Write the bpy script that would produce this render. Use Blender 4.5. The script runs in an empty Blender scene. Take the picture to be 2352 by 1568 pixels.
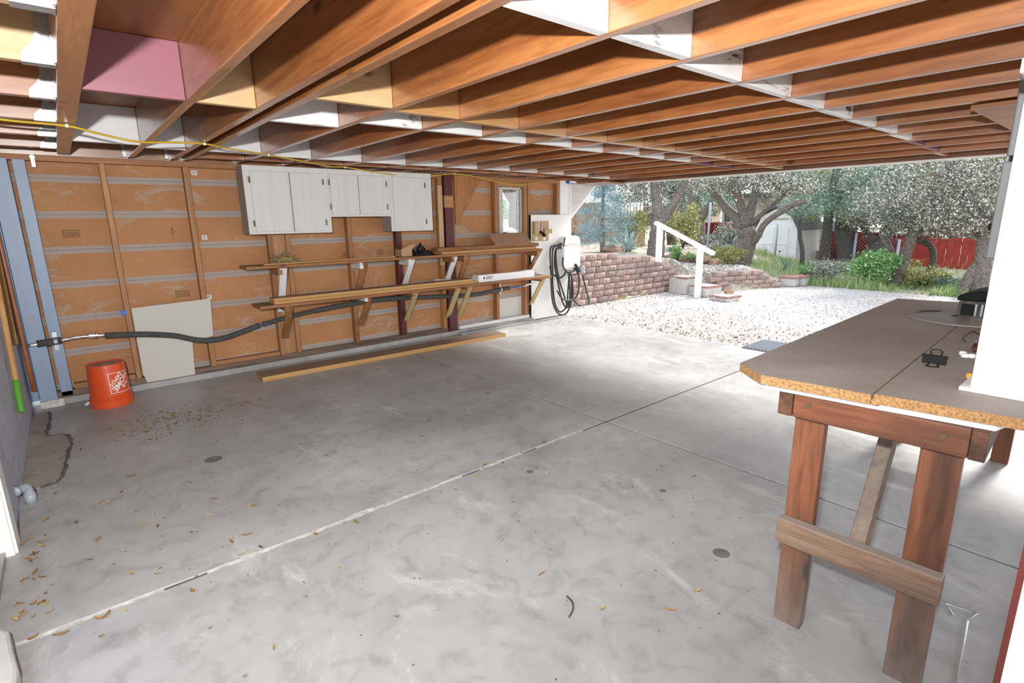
import bpy, bmesh, math, random
import numpy as np
from mathutils import Vector, Matrix
random.seed(7)
S = bpy.context.scene
COL = S.collection
PI = math.pi

# ------------------------------------------------------------------ camera, light, exposure
cam = bpy.data.objects.new('camera', bpy.data.cameras.new('camera'))
COL.objects.link(cam)
def cam_matrix(yaw, pitch, roll, loc):
    cy, sy, cp, sp = math.cos(yaw), math.sin(yaw), math.cos(pitch), math.sin(pitch)
    f = Vector((sy*cp, cy*cp, -sp)); r = Vector((cy, -sy, 0)); u = r.cross(f)
    cr, sr = math.cos(roll), math.sin(roll)
    r2 = cr*r + sr*u; u2 = -sr*r + cr*u
    m = Matrix((r2, u2, -f)).transposed().to_4x4(); m.translation = loc
    return m
cam.matrix_world = cam_matrix(0.694153838, 0.226503608, -0.0146932704, Vector((0, 0, 1.45)))
cam.data.sensor_width = 36.0
cam.data.lens = 1217.94*36.0/2352.0
cam.data.clip_start = 0.02; cam.data.clip_end = 300
S.camera = cam

w = bpy.data.worlds.new('sky'); S.world = w; w.use_nodes = True
nt = w.node_tree; bg = nt.nodes['Background']
tc = nt.nodes.new('ShaderNodeTexCoord'); sep = nt.nodes.new('ShaderNodeSeparateXYZ')
rp = nt.nodes.new('ShaderNodeValToRGB')
nt.links.new(tc.outputs['Generated'], sep.inputs[0]); nt.links.new(sep.outputs['Z'], rp.inputs[0])
rp.color_ramp.elements[0].position = 0.0; rp.color_ramp.elements[0].color = (0.93, 0.94, 0.96, 1)
rp.color_ramp.elements[1].position = 0.8; rp.color_ramp.elements[1].color = (0.72, 0.82, 0.98, 1)
nt.links.new(rp.outputs['Color'], bg.inputs['Color'])
bg.inputs['Strength'].default_value = 2.2

sun = bpy.data.objects.new('sun', bpy.data.lights.new('sun', 'SUN')); COL.objects.link(sun)
sun.data.energy = 8.0; sun.data.angle = math.radians(11); sun.data.color = (1.0, 0.95, 0.88)
sun.rotation_euler = (Vector((-0.80, 0.08, -0.57))).to_track_quat('-Z', 'Y').to_euler()

# the photographer's flash, held just above the lens and turned up a little
fl = bpy.data.objects.new('camera_flash', bpy.data.lights.new('camera_flash', 'SPOT')); COL.objects.link(fl)
fl.data.energy = 640; fl.data.shadow_soft_size = 0.03; fl.data.spot_size = math.radians(165); fl.data.spot_blend = 1.0
fl.data.color = (1.0, 0.985, 0.965)
fl.location = (-0.20, -0.02, 1.70)
fl.rotation_euler = Vector((0.50, 0.85, 0.16)).to_track_quat('-Z', 'Y').to_euler()

vs = S.view_settings
vs.view_transform = 'Standard'; vs.look = 'None'; vs.gamma = 1.0; vs.use_curve_mapping = False
vs.exposure = 0.0

# ------------------------------------------------------------------ materials
def nmat(name):
    m = bpy.data.materials.new(name); m.use_nodes = True
    nt = m.node_tree; b = nt.nodes['Principled BSDF']
    return m, nt, b
def setb(b, rough=.6, metal=0., coat=0., crough=.15, spec=.5):
    b.inputs['Roughness'].default_value = rough; b.inputs['Metallic'].default_value = metal
    b.inputs['Coat Weight'].default_value = coat; b.inputs['Coat Roughness'].default_value = crough
    b.inputs['Specular IOR Level'].default_value = spec
def N(nt, t, **kw):
    n = nt.nodes.new(t)
    for k, v in kw.items(): setattr(n, k, v)
    return n
def coords(nt, scale=(1, 1, 1), rnd=True):
    tc = N(nt, 'ShaderNodeTexCoord'); mp = N(nt, 'ShaderNodeMapping')
    mp.inputs['Scale'].default_value = scale
    if rnd:
        oi = N(nt, 'ShaderNodeObjectInfo'); ml = N(nt, 'ShaderNodeMath', operation='MULTIPLY'); ml.inputs[1].default_value = 37.0
        nt.links.new(oi.outputs['Random'], ml.inputs[0])
        ad = N(nt, 'ShaderNodeVectorMath', operation='ADD')
        cb = N(nt, 'ShaderNodeCombineXYZ')
        for i in range(3): nt.links.new(ml.outputs[0], cb.inputs[i])
        nt.links.new(tc.outputs['Object'], ad.inputs[0]); nt.links.new(cb.outputs[0], ad.inputs[1])
        nt.links.new(ad.outputs[0], mp.inputs['Vector'])
    else:
        nt.links.new(tc.outputs['Object'], mp.inputs['Vector'])
    return tc, mp
def ramp(nt, fac, stops):
    r = N(nt, 'ShaderNodeValToRGB'); e = r.color_ramp.elements
    while len(e) < len(stops): e.new(0.5)
    for i, (p, c) in enumerate(stops):
        e[i].position = p; e[i].color = (*c, 1) if len(c) == 3 else c
    nt.links.new(fac, r.inputs[0]); return r
def noise(nt, vec, scale, detail=4, dist=0., rough=.55):
    n = N(nt, 'ShaderNodeTexNoise'); n.inputs['Scale'].default_value = scale; n.inputs['Detail'].default_value = detail
    n.inputs['Distortion'].default_value = dist; n.inputs['Roughness'].default_value = rough
    nt.links.new(vec, n.inputs['Vector']); return n
def mix(nt, fac, a, b, mode='MIX'):
    m = N(nt, 'ShaderNodeMix', data_type='RGBA', blend_type=mode)
    for s, v in (('Factor', fac), ('A', a), ('B', b)):
        sock = [i for i in m.inputs if i.name == s and (i.type == 'RGBA' or (s == 'Factor' and i.type == 'VALUE'))][0]
        if isinstance(v, (int, float)): sock.default_value = v
        elif isinstance(v, tuple): sock.default_value = (*v, 1) if len(v) == 3 else v
        else: nt.links.new(v, sock)
    return [o for o in m.outputs if o.type == 'RGBA'][0]
def bump(nt, b, h, strength=.2, dist=.01):
    bp = N(nt, 'ShaderNodeBump'); bp.inputs['Strength'].default_value = strength; bp.inputs['Distance'].default_value = dist
    nt.links.new(h, bp.inputs['Height']); nt.links.new(bp.outputs[0], b.inputs['Normal'])
def plain(name, col, rough=.6, metal=0., var=.12, scale=8., bmp=0., coat=0.):
    m, nt, b = nmat(name); setb(b, rough, metal, coat)
    tc, mp = coords(nt); n = noise(nt, mp.outputs[0], scale, 5)
    lo = tuple(c*(1-var) for c in col); hi = tuple(min(1, c*(1+var)) for c in col)
    r = ramp(nt, n.outputs['Fac'], [(.3, lo), (.7, hi)])
    nt.links.new(r.outputs[0], b.inputs['Base Color'])
    if bmp: bump(nt, b, n.outputs['Fac'], bmp)
    return m
def wood(name, axis, dark, mid, light, rough=.5, coat=0., crough=.2, knots=True, grain=.4, dust=None, spec=.5, kn=.05, cior=1.5):
    m, nt, b = nmat(name); setb(b, rough, 0, coat, crough, spec); b.inputs['Coat IOR'].default_value = cior
    ls = {'X': (.09, 1, 1), 'Y': (1, .09, 1), 'Z': (1, 1, .09)}[axis]
    tc, mp = coords(nt, ls)
    n1 = noise(nt, mp.outputs[0], 7, 4, .8); n2 = noise(nt, mp.outputs[0], 55, 3, .6)
    base = ramp(nt, n1.outputs['Fac'], [(.28, dark), (.5, mid), (.74, light)])
    g = ramp(nt, n2.outputs['Fac'], [(.35, (.55, .5, .45)), (.62, (1, 1, 1))])
    c = mix(nt, grain, base.outputs[0], g.outputs[0], 'MULTIPLY')
    # broad per-board tone
    oi = N(nt, 'ShaderNodeObjectInfo')
    tone = ramp(nt, oi.outputs['Random'], [(0, (.80, .78, .74)), (.5, (1, 1, 1)), (1, (1.0, .93, .85))])
    c = mix(nt, .8, c, tone.outputs[0], 'MULTIPLY')
    if knots:
        ks = {'X': (.45, 1, 1), 'Y': (1, .45, 1), 'Z': (1, 1, .45)}[axis]
        tc2, mp2 = coords(nt, ks)
        v = N(nt, 'ShaderNodeTexVoronoi'); v.inputs['Scale'].default_value = 4.6
        nt.links.new(mp2.outputs[0], v.inputs['Vector'])
        k = ramp(nt, v.outputs['Distance'], [(kn, (1, 1, 1)), (kn*2, (0, 0, 0))])
        c = mix(nt, k.outputs[0], c, tuple(x*.28 for x in dark))
    if dust:
        ge = N(nt, 'ShaderNodeNewGeometry'); sp = N(nt, 'ShaderNodeSeparateXYZ'); nt.links.new(ge.outputs['Normal'], sp.inputs[0])
        dr = ramp(nt, sp.outputs['Z'], [(.6, (0, 0, 0)), (.9, (.85, .85, .85))])
        c = mix(nt, dr.outputs[0], c, dust)
    nt.links.new(c, b.inputs['Base Color'])
    bump(nt, b, n2.outputs['Fac'], .12, .003)
    return m
def painted(name, paint, under, axis='X', thr=.36, rough=.45, soft=.03, scale=4., stretch=.25, mott=.12):
    m, nt, b = nmat(name); setb(b, rough)
    ls = {'X': (stretch, 1, 1), 'Y': (1, stretch, 1), 'Z': (1, 1, stretch)}[axis]
    tc, mp = coords(nt, ls)
    n = noise(nt, mp.outputs[0], scale, 8, .6, .7); n2 = noise(nt, mp.outputs[0], 14, 5)
    f = ramp(nt, n.outputs['Fac'], [(thr, (0, 0, 0)), (thr+soft, (1, 1, 1))])
    pc = ramp(nt, n2.outputs['Fac'], [(.3, tuple(c*(1-mott) for c in paint)), (.7, paint)])
    nt.links.new(mix(nt, f.outputs[0], under, pc.outputs[0]), b.inputs['Base Color'])
    return m

M = {}
JO = ((.23, .074, .022), (.40, .148, .045), (.51, .225, .078))
for ax in 'XYZ':
    M['joist'+ax] = wood('varnished_joist_'+ax, ax, *JO, rough=.42, coat=1., crough=.24, kn=.062, grain=.55, cior=2.0)
    M['stud'+ax] = wood('stud_lumber_'+ax, ax, (.29, .125, .055), (.42, .205, .092), (.53, .29, .14), rough=.6)
    M['pine'+ax] = wood('pale_pine_'+ax, ax, (.44, .28, .14), (.55, .375, .20), (.62, .46, .28), rough=.5, grain=.25)
    M['board'+ax] = wood('shelf_lumber_'+ax, ax, (.26, .11, .04), (.36, .16, .06), (.44, .22, .09), rough=.65, dust=(.22, .17, .14))
    M['bench'+ax] = wood('bench_redwood_'+ax, ax, (.06, .024, .012), (.20, .066, .028), (.30, .115, .05), rough=.55, grain=.75)
    M['grey'+ax] = wood('weathered_wood_'+ax, ax, (.07, .05, .04), (.22, .145, .105), (.31, .225, .17), rough=.75, grain=.8, dust=(.30, .265, .24))
    M['red'+ax] = painted('dark_red_paint_'+ax, (.10, .016, .02), (.32, .16, .07), ax, .24, .45)
    M['white'+ax] = painted('white_paint_'+ax, (.82, .82, .82), (.22, .17, .14), ax, .33, .4)
    M['olive'+ax] = wood('olive_strut_'+ax, ax, (.40, .30, .13), (.50, .39, .18), (.56, .45, .24), rough=.6, knots=False, grain=.2)
    M['blue'+ax] = painted('blue_grey_paint_'+ax, (.30, .40, .56), (.22, .12, .08), ax, .22, .45)
    M['fence'+ax] = wood('fence_plank_'+ax, ax, (.22, .10, .05), (.40, .20, .10), (.50, .40, .32), rough=.8, grain=.6)
def legmat():
    m = wood('bench_leg', 'Z', (.07, .026, .013), (.20, .07, .03), (.30, .125, .058), rough=.6, grain=.75); nt = m.node_tree; b = nt.nodes['Principled BSDF']
    src = b.inputs['Base Color'].links[0].from_socket
    tc, mp = coords(nt, (1, 1, .3)); sp = N(nt, 'ShaderNodeSeparateXYZ'); nt.links.new(tc.outputs['Object'], sp.inputs[0])
    n = noise(nt, mp.outputs[0], 9, 5); ad = N(nt, 'ShaderNodeMath', operation='MULTIPLY_ADD'); ad.inputs[1].default_value = .35
    nt.links.new(n.outputs['Fac'], ad.inputs[0]); nt.links.new(sp.outputs['Z'], ad.inputs[2])
    f = ramp(nt, ad.outputs[0], [(.18, (.8, .8, .8)), (.62, (0, 0, 0))])
    g = ramp(nt, n.outputs['Fac'], [(.35, (.07, .06, .052)), (.62, (.24, .20, .165))])
    nt.links.new(mix(nt, f.outputs[0], src, g.outputs[0]), b.inputs['Base Color']); return m
M['legwood'] = legmat()
M['charX'] = wood('blackened_rail', 'X', (.025, .014, .010), (.085, .034, .018), (.17, .07, .035), rough=.7, grain=.7)
M['yellowboard'] = wood('golden_board', 'X', (.50, .27, .09), (.58, .33, .12), (.63, .39, .16), rough=.6, grain=.25, knots=False, dust=(.24, .18, .15))
M['plum'] = painted('plum_paint', (.26, .092, .118), (.50, .28, .12), 'X', .24, .45, .01, 9., .12)
M['plumdark'] = painted('dark_plum_paint', (.13, .03, .06), (.30, .14, .06), 'X', .26, .45)
M['blockwhite'] = painted('brushed_white_block', (.84, .84, .85), (.10, .06, .05), 'X', .35, .28, .05, 5., .3, .15)
M['glossblock'] = wood('glossy_block', 'X', (.40, .20, .07), (.50, .27, .09), (.56, .33, .13), rough=.35, coat=1., crough=.24, cior=2.0)
M['dark'] = plain('black_plastic', (.012, .012, .013), .6)
M['dark'].node_tree.nodes['Principled BSDF'].inputs['Specular IOR Level'].default_value = .12
M['steel'] = plain('dark_steel_wire', (.10, .10, .11), .35, .6)
M['rubber'] = plain('black_rubber', (.035, .036, .038), .5, var=.3)
M['foam'] = plain('grey_foam_sleeve', (.07, .073, .07), .85, var=.25, scale=30)
M['galv'] = plain('galvanised_steel', (.46, .47, .48), .45, .8, .25, 30)
M['bronze'] = plain('aged_brass', (.13, .105, .06), .4, .5, .2)
M['chrome'] = plain('chrome_wire', (.75, .76, .78), .2, 1., .05)
M['foil'] = plain('foil_tape', (.85, .85, .85), .22, .9, .2, 60, .6)
M['bluetape'] = plain('blue_tape', (.04, .18, .55), .5)
M['yellow'] = plain('yellow_cord', (.62, .42, .035), .45)
M['whiteplastic'] = plain('white_plastic', (.88, .88, .88), .35, var=.02)
M['whitepaint'] = plain('white_enamel', (.86, .86, .86), .4, var=.04, scale=3)
M['whitegloss'] = plain('white_gloss_panel', (.86, .86, .85), .35, var=.04, scale=3)
M['offwhite'] = plain('off_white_board', (.60, .58, .53), .6, var=.04, scale=120)
M['greyboard'] = plain('grey_paint', (.30, .32, .335), .35, var=.1, scale=3)
M['orange'] = plain('orange_plastic', (.72, .085, .016), .38, var=.06, scale=3)
M['bucketbase'] = plain('dusty_orange_base', (.42, .22, .16), .7, var=.1)
M['print'] = plain('white_print', (.85, .80, .80), .4, var=.02)
M['stamp'] = plain('brown_ink', (.15, .075, .035), .8, var=.3, scale=80)
M['ink'] = plain('black_ink', (.03, .03, .035), .7)
M['sticker'] = plain('white_sticker', (.82, .82, .82), .5, var=.03)
M['card'] = plain('cardboard', (.46, .29, .17), .8, var=.08)
M['cardin'] = plain('cardboard_inside', (.22, .13, .075), .85, var=.08)
M['foamboard'] = plain('tan_foam_board', (.40, .24, .155), .8, var=.08)
M['cloth'] = plain('black_bag', (.012, .013, .015), .38, var=.5, scale=20)
M['straw'] = plain('straw', (.36, .27, .13), .85, var=.5, scale=60)
M['paper'] = plain('crumpled_paper', (.62, .63, .60), .5, var=.15)
M['green'] = plain('green_grip', (.10, .32, .035), .5)
M['handle1'] = wood('ash_handle', 'Z', (.52, .27, .10), (.62, .34, .14), (.68, .42, .2), rough=.4, knots=False, grain=.25)
M['handle2'] = plain('varnished_orange_handle', (.36, .11, .03), .3, var=.15, coat=.5)
M['handle3'] = wood('old_handle', 'Z', (.40, .19, .06), (.48, .25, .09), (.54, .30, .12), rough=.5, knots=False)
M['pvc'] = plain('grey_pvc', (.36, .41, .48), .4, var=.06)
M['glass'] = None
M['chip'] = plain('particle_edge', (.36, .20, .08), .85, var=.45, scale=140, bmp=.6)
M['ductgrey'] = plain('duct_grey', (.15, .16, .165), .5, var=.1, scale=3)
M['siding'] = wood('white_plywood', 'X', (.62, .63, .66), (.70, .71, .74), (.76, .77, .79), rough=.6, knots=False, grain=.35)
M['plyw'] = wood('plywood', 'Z', (.30, .115, .035), (.42, .18, .06), (.50, .25, .10), rough=.5, grain=.25)
M['deck'] = wood('deck_sheathing', 'Y', (.22, .085, .026), (.32, .13, .042), (.40, .18, .065), rough=.55, grain=.25)
M['bark'] = plain('oak_bark', (.17, .145, .13), .95, var=.55, scale=26, bmp=1.)
M['barkdark'] = plain('dark_bark', (.085, .075, .07), .95, var=.55, scale=26, bmp=1.)
M['shedwhite'] = plain('white_shed_paint', (.84, .84, .83), .6, var=.03)
M['roofgrey'] = plain('grey_shingle', (.16, .16, .17), .9, var=.3, scale=20)
M['housewhite'] = plain('pale_roof', (.8, .8, .78), .7, var=.05)
M['housetan'] = plain('tan_wall', (.46, .38, .30), .8, var=.1)
M['redfence'] = plain('red_fence_paint', (.33, .035, .025), .7, var=.25, scale=6)
M['reddark'] = plain('dark_red_slats', (.24, .025, .03), .7, var=.3, scale=6)
M['bluetarp'] = plain('blue_tarp', (.05, .32, .62), .4, var=.3, scale=5)
M['rock'] = plain('sandstone', (.30, .19, .13), .9, var=.4, scale=7, bmp=.8)
M['carwhite'] = plain('white_car_paint', (.85, .85, .86), .2, var=.01, coat=.8)
M['carglass'] = plain('dark_glass', (.02, .03, .035), .08)
M['lamp'] = plain('headlamp_lens', (.55, .58, .6), .1)
M['rust'] = painted('rust_red_edge', (.12, .022, .017), (.6, .58, .55), 'Z', .2, .5)

def leafmat(name, stops, rough=.45, trans=.15):
    m, nt, b = nmat(name); setb(b, rough)
    g = N(nt, 'ShaderNodeNewGeometry')
    r = ramp(nt, g.outputs['Random Per Island'], stops)
    nt.links.new(r.outputs[0], b.inputs['Base Color'])
    b.inputs['Transmission Weight'].default_value = 0
    return m
M['leafoak'] = leafmat('oak_leaf', [(0, (.06, .065, .05)), (.5, (.16, .165, .125)), (.74, (.55, .54, .47)), (1, (.82, .79, .66))], .35)  # pale stops paint sun flecks into the leaf colour
M['leafgrey'] = leafmat('grey_leaf', [(0, (.07, .09, .07)), (.5, (.18, .21, .17)), (.75, (.45, .49, .42)), (1, (.78, .78, .68))])  # upper stops likewise put sunlit highlights into the colour
M['leafpine'] = leafmat('pine_needle', [(0, (.05, .11, .08)), (.6, (.17, .30, .22)), (1, (.45, .58, .48))])
M['leafblue'] = leafmat('blue_spruce_needle', [(0, (.14, .24, .26)), (.6, (.28, .42, .45)), (1, (.45, .58, .60))])
M['leafgreen'] = leafmat('green_leaf', [(0, (.09, .22, .04)), (.6, (.20, .42, .12)), (1, (.48, .68, .42))])
M['leafyell'] = leafmat('yellow_green_leaf', [(0, (.16, .20, .05)), (.6, (.34, .36, .10)), (1, (.52, .46, .22))])
M['leafdry'] = leafmat('dry_leaf_brown', [(0, (.20, .11, .04)), (.5, (.36, .22, .09)), (1, (.50, .34, .16))])
M['grass'] = leafmat('weed_blade', [(0, (.16, .30, .08)), (.6, (.34, .48, .18)), (1, (.60, .56, .36))])
M['agave'] = plain('agave_leaf', (.30, .40, .38), .5, var=.2)
M['pebble'] = leafmat('pebble', [(0, (.16, .13, .11)), (.3, (.55, .50, .47)), (1, (.88, .86, .84))], .8)

def dryleaf():
    m, nt, b = nmat('dry_leaf'); setb(b, .7)
    oi = N(nt, 'ShaderNodeObjectInfo')
    r = ramp(nt, oi.outputs['Random'], [(0, (.11, .06, .028)), (.35, (.29, .155, .055)), (.7, (.34, .20, .08)), (1, (.42, .31, .15))])
    nt.links.new(r.outputs[0], b.inputs['Base Color']); return m
M['dryleaf'] = dryleaf()

def concrete(name, base=(.445, .455, .46), rough=.42, stain=True):
    m, nt, b = nmat(name); setb(b, rough)
    tc, mp = coords(nt, (1, 1, 1), False)
    n1 = noise(nt, mp.outputs[0], 1.1, 6, .8, .6); n2 = noise(nt, mp.outputs[0], 9, 7, .5, .65); n3 = noise(nt, mp.outputs[0], 160, 2)
    lo = tuple(c*.78 for c in base); hi = tuple(c*1.18 for c in base)
    a = ramp(nt, n1.outputs['Fac'], [(.3, lo), (.7, hi)])
    g = ramp(nt, n2.outputs['Fac'], [(.28, (.66, .65, .64)), (.5, (.96, .96, .96)), (.72, (1, 1, 1))])
    c = mix(nt, .8, a.outputs[0], g.outputs[0], 'MULTIPLY')
    if stain:
        tc2, mp2 = coords(nt, (1.6, .7, 1), False)
        n4 = noise(nt, mp2.outputs[0], 2.0, 11, .5, .74)
        s = ramp(nt, n4.outputs['Fac'], [(.56, (0, 0, 0)), (.66, (.5, .5, .5))])
        c = mix(nt, s.outputs[0], c, (.70, .70, .69))
        v = N(nt, 'ShaderNodeTexVoronoi'); v.inputs['Scale'].default_value = 5.5; nt.links.new(mp.outputs[0], v.inputs['Vector'])
        sp = ramp(nt, v.outputs['Distance'], [(.03, (.75, .75, .75)), (.06, (0, 0, 0))])
        c = mix(nt, sp.outputs[0], c, (.20, .19, .18))
    nt.links.new(c, b.inputs['Base Color'])
    rr = ramp(nt, n2.outputs['Fac'], [(.3, (rough-.08,)*3), (.7, (rough+.12,)*3)])
    nt.links.new(rr.outputs[0], b.inputs['Roughness'])
    bump(nt, b, n3.outputs['Fac'], .1, .002)
    return m
M['concrete'] = concrete('floor_concrete')
M['curb'] = concrete('curb_concrete', (.42, .42, .42), .8, False)
M['roughcrete'] = concrete('rough_concrete', (.40, .37, .335), .9, False)
M['jointdirt'] = plain('joint_dirt', (.13, .11, .09), .95, var=.4, scale=30)
M['jointpale'] = plain('pale_joint_mortar', (.62, .60, .57), .9, var=.3, scale=25, bmp=.6)
M['step'] = concrete('step_concrete', (.58, .57, .54), .8, False)
M['bricktan'] = plain('tan_brick', (.34, .19, .155), .9, var=.3, scale=12)
M['cmu'] = plain('blue_grey_block', (.47, .525, .61), .7, var=.14, scale=10, bmp=.25)

def blockmat():
    m, nt, b = nmat('split_face_block'); setb(b, .95)
    tc, mp = coords(nt); n = noise(nt, mp.outputs[0], 28, 8, 0, .75); n2 = noise(nt, mp.outputs[0], 90, 4)
    a = ramp(nt, n.outputs['Fac'], [(.3, (.17, .12, .105)), (.5, (.40, .31, .28)), (.7, (.66, .58, .54))])
    oi = N(nt, 'ShaderNodeObjectInfo')
    t = ramp(nt, oi.outputs['Random'], [(0, (.72, .68, .66)), (.5, (1, .94, .9)), (1, (.95, .80, .74))])
    nt.links.new(mix(nt, 1., a.outputs[0], t.outputs[0], 'MULTIPLY'), b.inputs['Base Color'])
    bump(nt, b, n2.outputs['Fac'], .8, .01); return m
M['block'] = blockmat()

def sheathmat():
    m, nt, b = nmat('fibre_sheathing'); setb(b, .75)
    tc, mp = coords(nt, (1, 1, 1), False)
    sp = N(nt, 'ShaderNodeSeparateXYZ'); nt.links.new(tc.outputs['Object'], sp.inputs[0])
    wob = noise(nt, mp.outputs[0], 3, 2)
    a1 = N(nt, 'ShaderNodeMath', operation='MULTIPLY_ADD'); a1.inputs[1].default_value = .012; nt.links.new(wob.outputs['Fac'], a1.inputs[0]); nt.links.new(sp.outputs['Z'], a1.inputs[2])
    a2 = N(nt, 'ShaderNodeMath', operation='SUBTRACT'); a2.inputs[1].default_value = .380; nt.links.new(a1.outputs[0], a2.inputs[0])
    a3 = N(nt, 'ShaderNodeMath', operation='DIVIDE'); a3.inputs[1].default_value = .2835; nt.links.new(a2.outputs[0], a3.inputs[0])
    a4 = N(nt, 'ShaderNodeMath', operation='FRACT'); nt.links.new(a3.outputs[0], a4.inputs[0])
    st = ramp(nt, a4.outputs[0], [(.0, (1, 1, 1)), (.20, (1, 1, 1)), (.21, (0, 0, 0)), (1, (0, 0, 0))])
    ln = ramp(nt, a4.outputs[0], [(.095, (0, 0, 0)), (.10, (.5, .5, .5)), (.115, (.5, .5, .5)), (.12, (0, 0, 0))])
    n1 = noise(nt, mp.outputs[0], 2.2, 5, .4); n2 = noise(nt, mp.outputs[0], 60, 4)
    base = ramp(nt, n1.outputs['Fac'], [(.3, (.44, .205, .085)), (.7, (.53, .26, .115))])
    gr = ramp(nt, n2.outputs['Fac'], [(.3, (.84, .82, .8)), (.7, (1, 1, 1))])
    c = mix(nt, .7, base.outputs[0], gr.outputs[0], 'MULTIPLY')
    tc3, mp3 = coords(nt, (.8, 1, 1.6), False)
    n5 = noise(nt, mp3.outputs[0], 2.6, 12, 1.2, .78)
    worn = ramp(nt, n5.outputs['Fac'], [(.545, (0, 0, 0)), (.61, (.65, .65, .65))])
    c = mix(nt, worn.outputs[0], c, (.46, .36, .29))
    c = mix(nt, st.outputs[0], c, (.40, .345, .31))
    c = mix(nt, ln.outputs[0], c, (.16, .12, .10))
    nt.links.new(c, b.inputs['Base Color']); return m
M['sheath'] = sheathmat()

def cabmat():
    m, nt, b = nmat('pale_grey_oak_laminate'); setb(b, .5)
    tc, mp = coords(nt, (1, 1, .06)); n = noise(nt, mp.outputs[0], 26, 6, 1.2)
    r = ramp(nt, n.outputs['Fac'], [(.35, (.64, .635, .63)), (.62, (.70, .695, .69))])
    nt.links.new(r.outputs[0], b.inputs['Base Color']); return m
M['cab'] = cabmat()
M['cabside_shaded'] = plain('flash_shaded_side', (.34, .29, .26), .6, var=.05)  # brown-grey tone has the flash shadow on the cabinet sides painted in

def topmat():
    m, nt, b = nmat('dusty_particle_board'); setb(b, .62)
    tc, mp = coords(nt, (1, 1, 1), False)
    n1 = noise(nt, mp.outputs[0], 1.6, 6, 1.0); n2 = noise(nt, mp.outputs[0], 70, 4)
    a = ramp(nt, n1.outputs['Fac'], [(.3, (.30, .265, .235)), (.5, (.36, .33, .305)), (.7, (.42, .405, .39))])
    g = ramp(nt, n2.outputs['Fac'], [(.3, (.86, .85, .84)), (.7, (1, 1, 1))])
    nt.links.new(mix(nt, .7, a.outputs[0], g.outputs[0], 'MULTIPLY'), b.inputs['Base Color'])
    bump(nt, b, n2.outputs['Fac'], .1, .002); return m
M['top'] = topmat()

def gravelmat():
    m, nt, b = nmat('gravel'); setb(b, .9)
    tc, mp = coords(nt, (1, 1, 1), False)
    v = N(nt, 'ShaderNodeTexVoronoi'); v.inputs['Scale'].default_value = 46; nt.links.new(mp.outputs[0], v.inputs['Vector'])
    n1 = noise(nt, mp.outputs[0], .9, 5)
    sp = N(nt, 'ShaderNodeSeparateColor'); nt.links.new(v.outputs['Color'], sp.inputs[0])
    a = ramp(nt, sp.outputs[0], [(0, (.30, .25, .22)), (.28, (.66, .62, .59)), (1, (.90, .885, .87))])
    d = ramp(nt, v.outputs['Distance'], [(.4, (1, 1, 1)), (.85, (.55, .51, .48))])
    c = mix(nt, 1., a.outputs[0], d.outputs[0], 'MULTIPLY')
    t = ramp(nt, n1.outputs['Fac'], [(.3, (.82, .76, .72)), (.6, (1, 1, 1))])
    c = mix(nt, 1., c, t.outputs[0], 'MULTIPLY')
    nt.links.new(c, b.inputs['Base Color'])
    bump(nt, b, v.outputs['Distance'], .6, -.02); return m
M['gravel'] = gravelmat()
def soilmat():
    m, nt, b = nmat('leaf_litter_soil'); setb(b, .95)
    tc, mp = coords(nt, (1, 1, 1), False)
    n1 = noise(nt, mp.outputs[0], 14, 8, 0, .7); n2 = noise(nt, mp.outputs[0], .8, 4)
    a = ramp(nt, n1.outputs['Fac'], [(.3, (.20, .15, .11)), (.55, (.42, .36, .30)), (.72, (.68, .63, .57))])
    g = ramp(nt, n2.outputs['Fac'], [(.45, (0, 0, 0)), (.62, (.45, .45, .45))])
    c = mix(nt, g.outputs[0], a.outputs[0], (.26, .30, .12))
    nt.links.new(c, b.inputs['Base Color']); bump(nt, b, n1.outputs['Fac'], .5, .03); return m
M['soil'] = soilmat()
def glassmat():
    m = bpy.data.materials.new('window_glass'); m.use_nodes = True; nt = m.node_tree
    for n in list(nt.nodes): nt.nodes.remove(n)
    o = N(nt, 'ShaderNodeOutputMaterial'); t = N(nt, 'ShaderNodeBsdfTransparent'); g = N(nt, 'ShaderNodeBsdfGlossy')
    g.inputs['Roughness'].default_value = .02; fr = N(nt, 'ShaderNodeFresnel'); mx = N(nt, 'ShaderNodeMixShader')
    nt.links.new(fr.outputs[0], mx.inputs[0]); nt.links.new(t.outputs[0], mx.inputs[1]); nt.links.new(g.outputs[0], mx.inputs[2])
    nt.links.new(mx.outputs[0], o.inputs[0]); return m
M['glass'] = glassmat()

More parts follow.
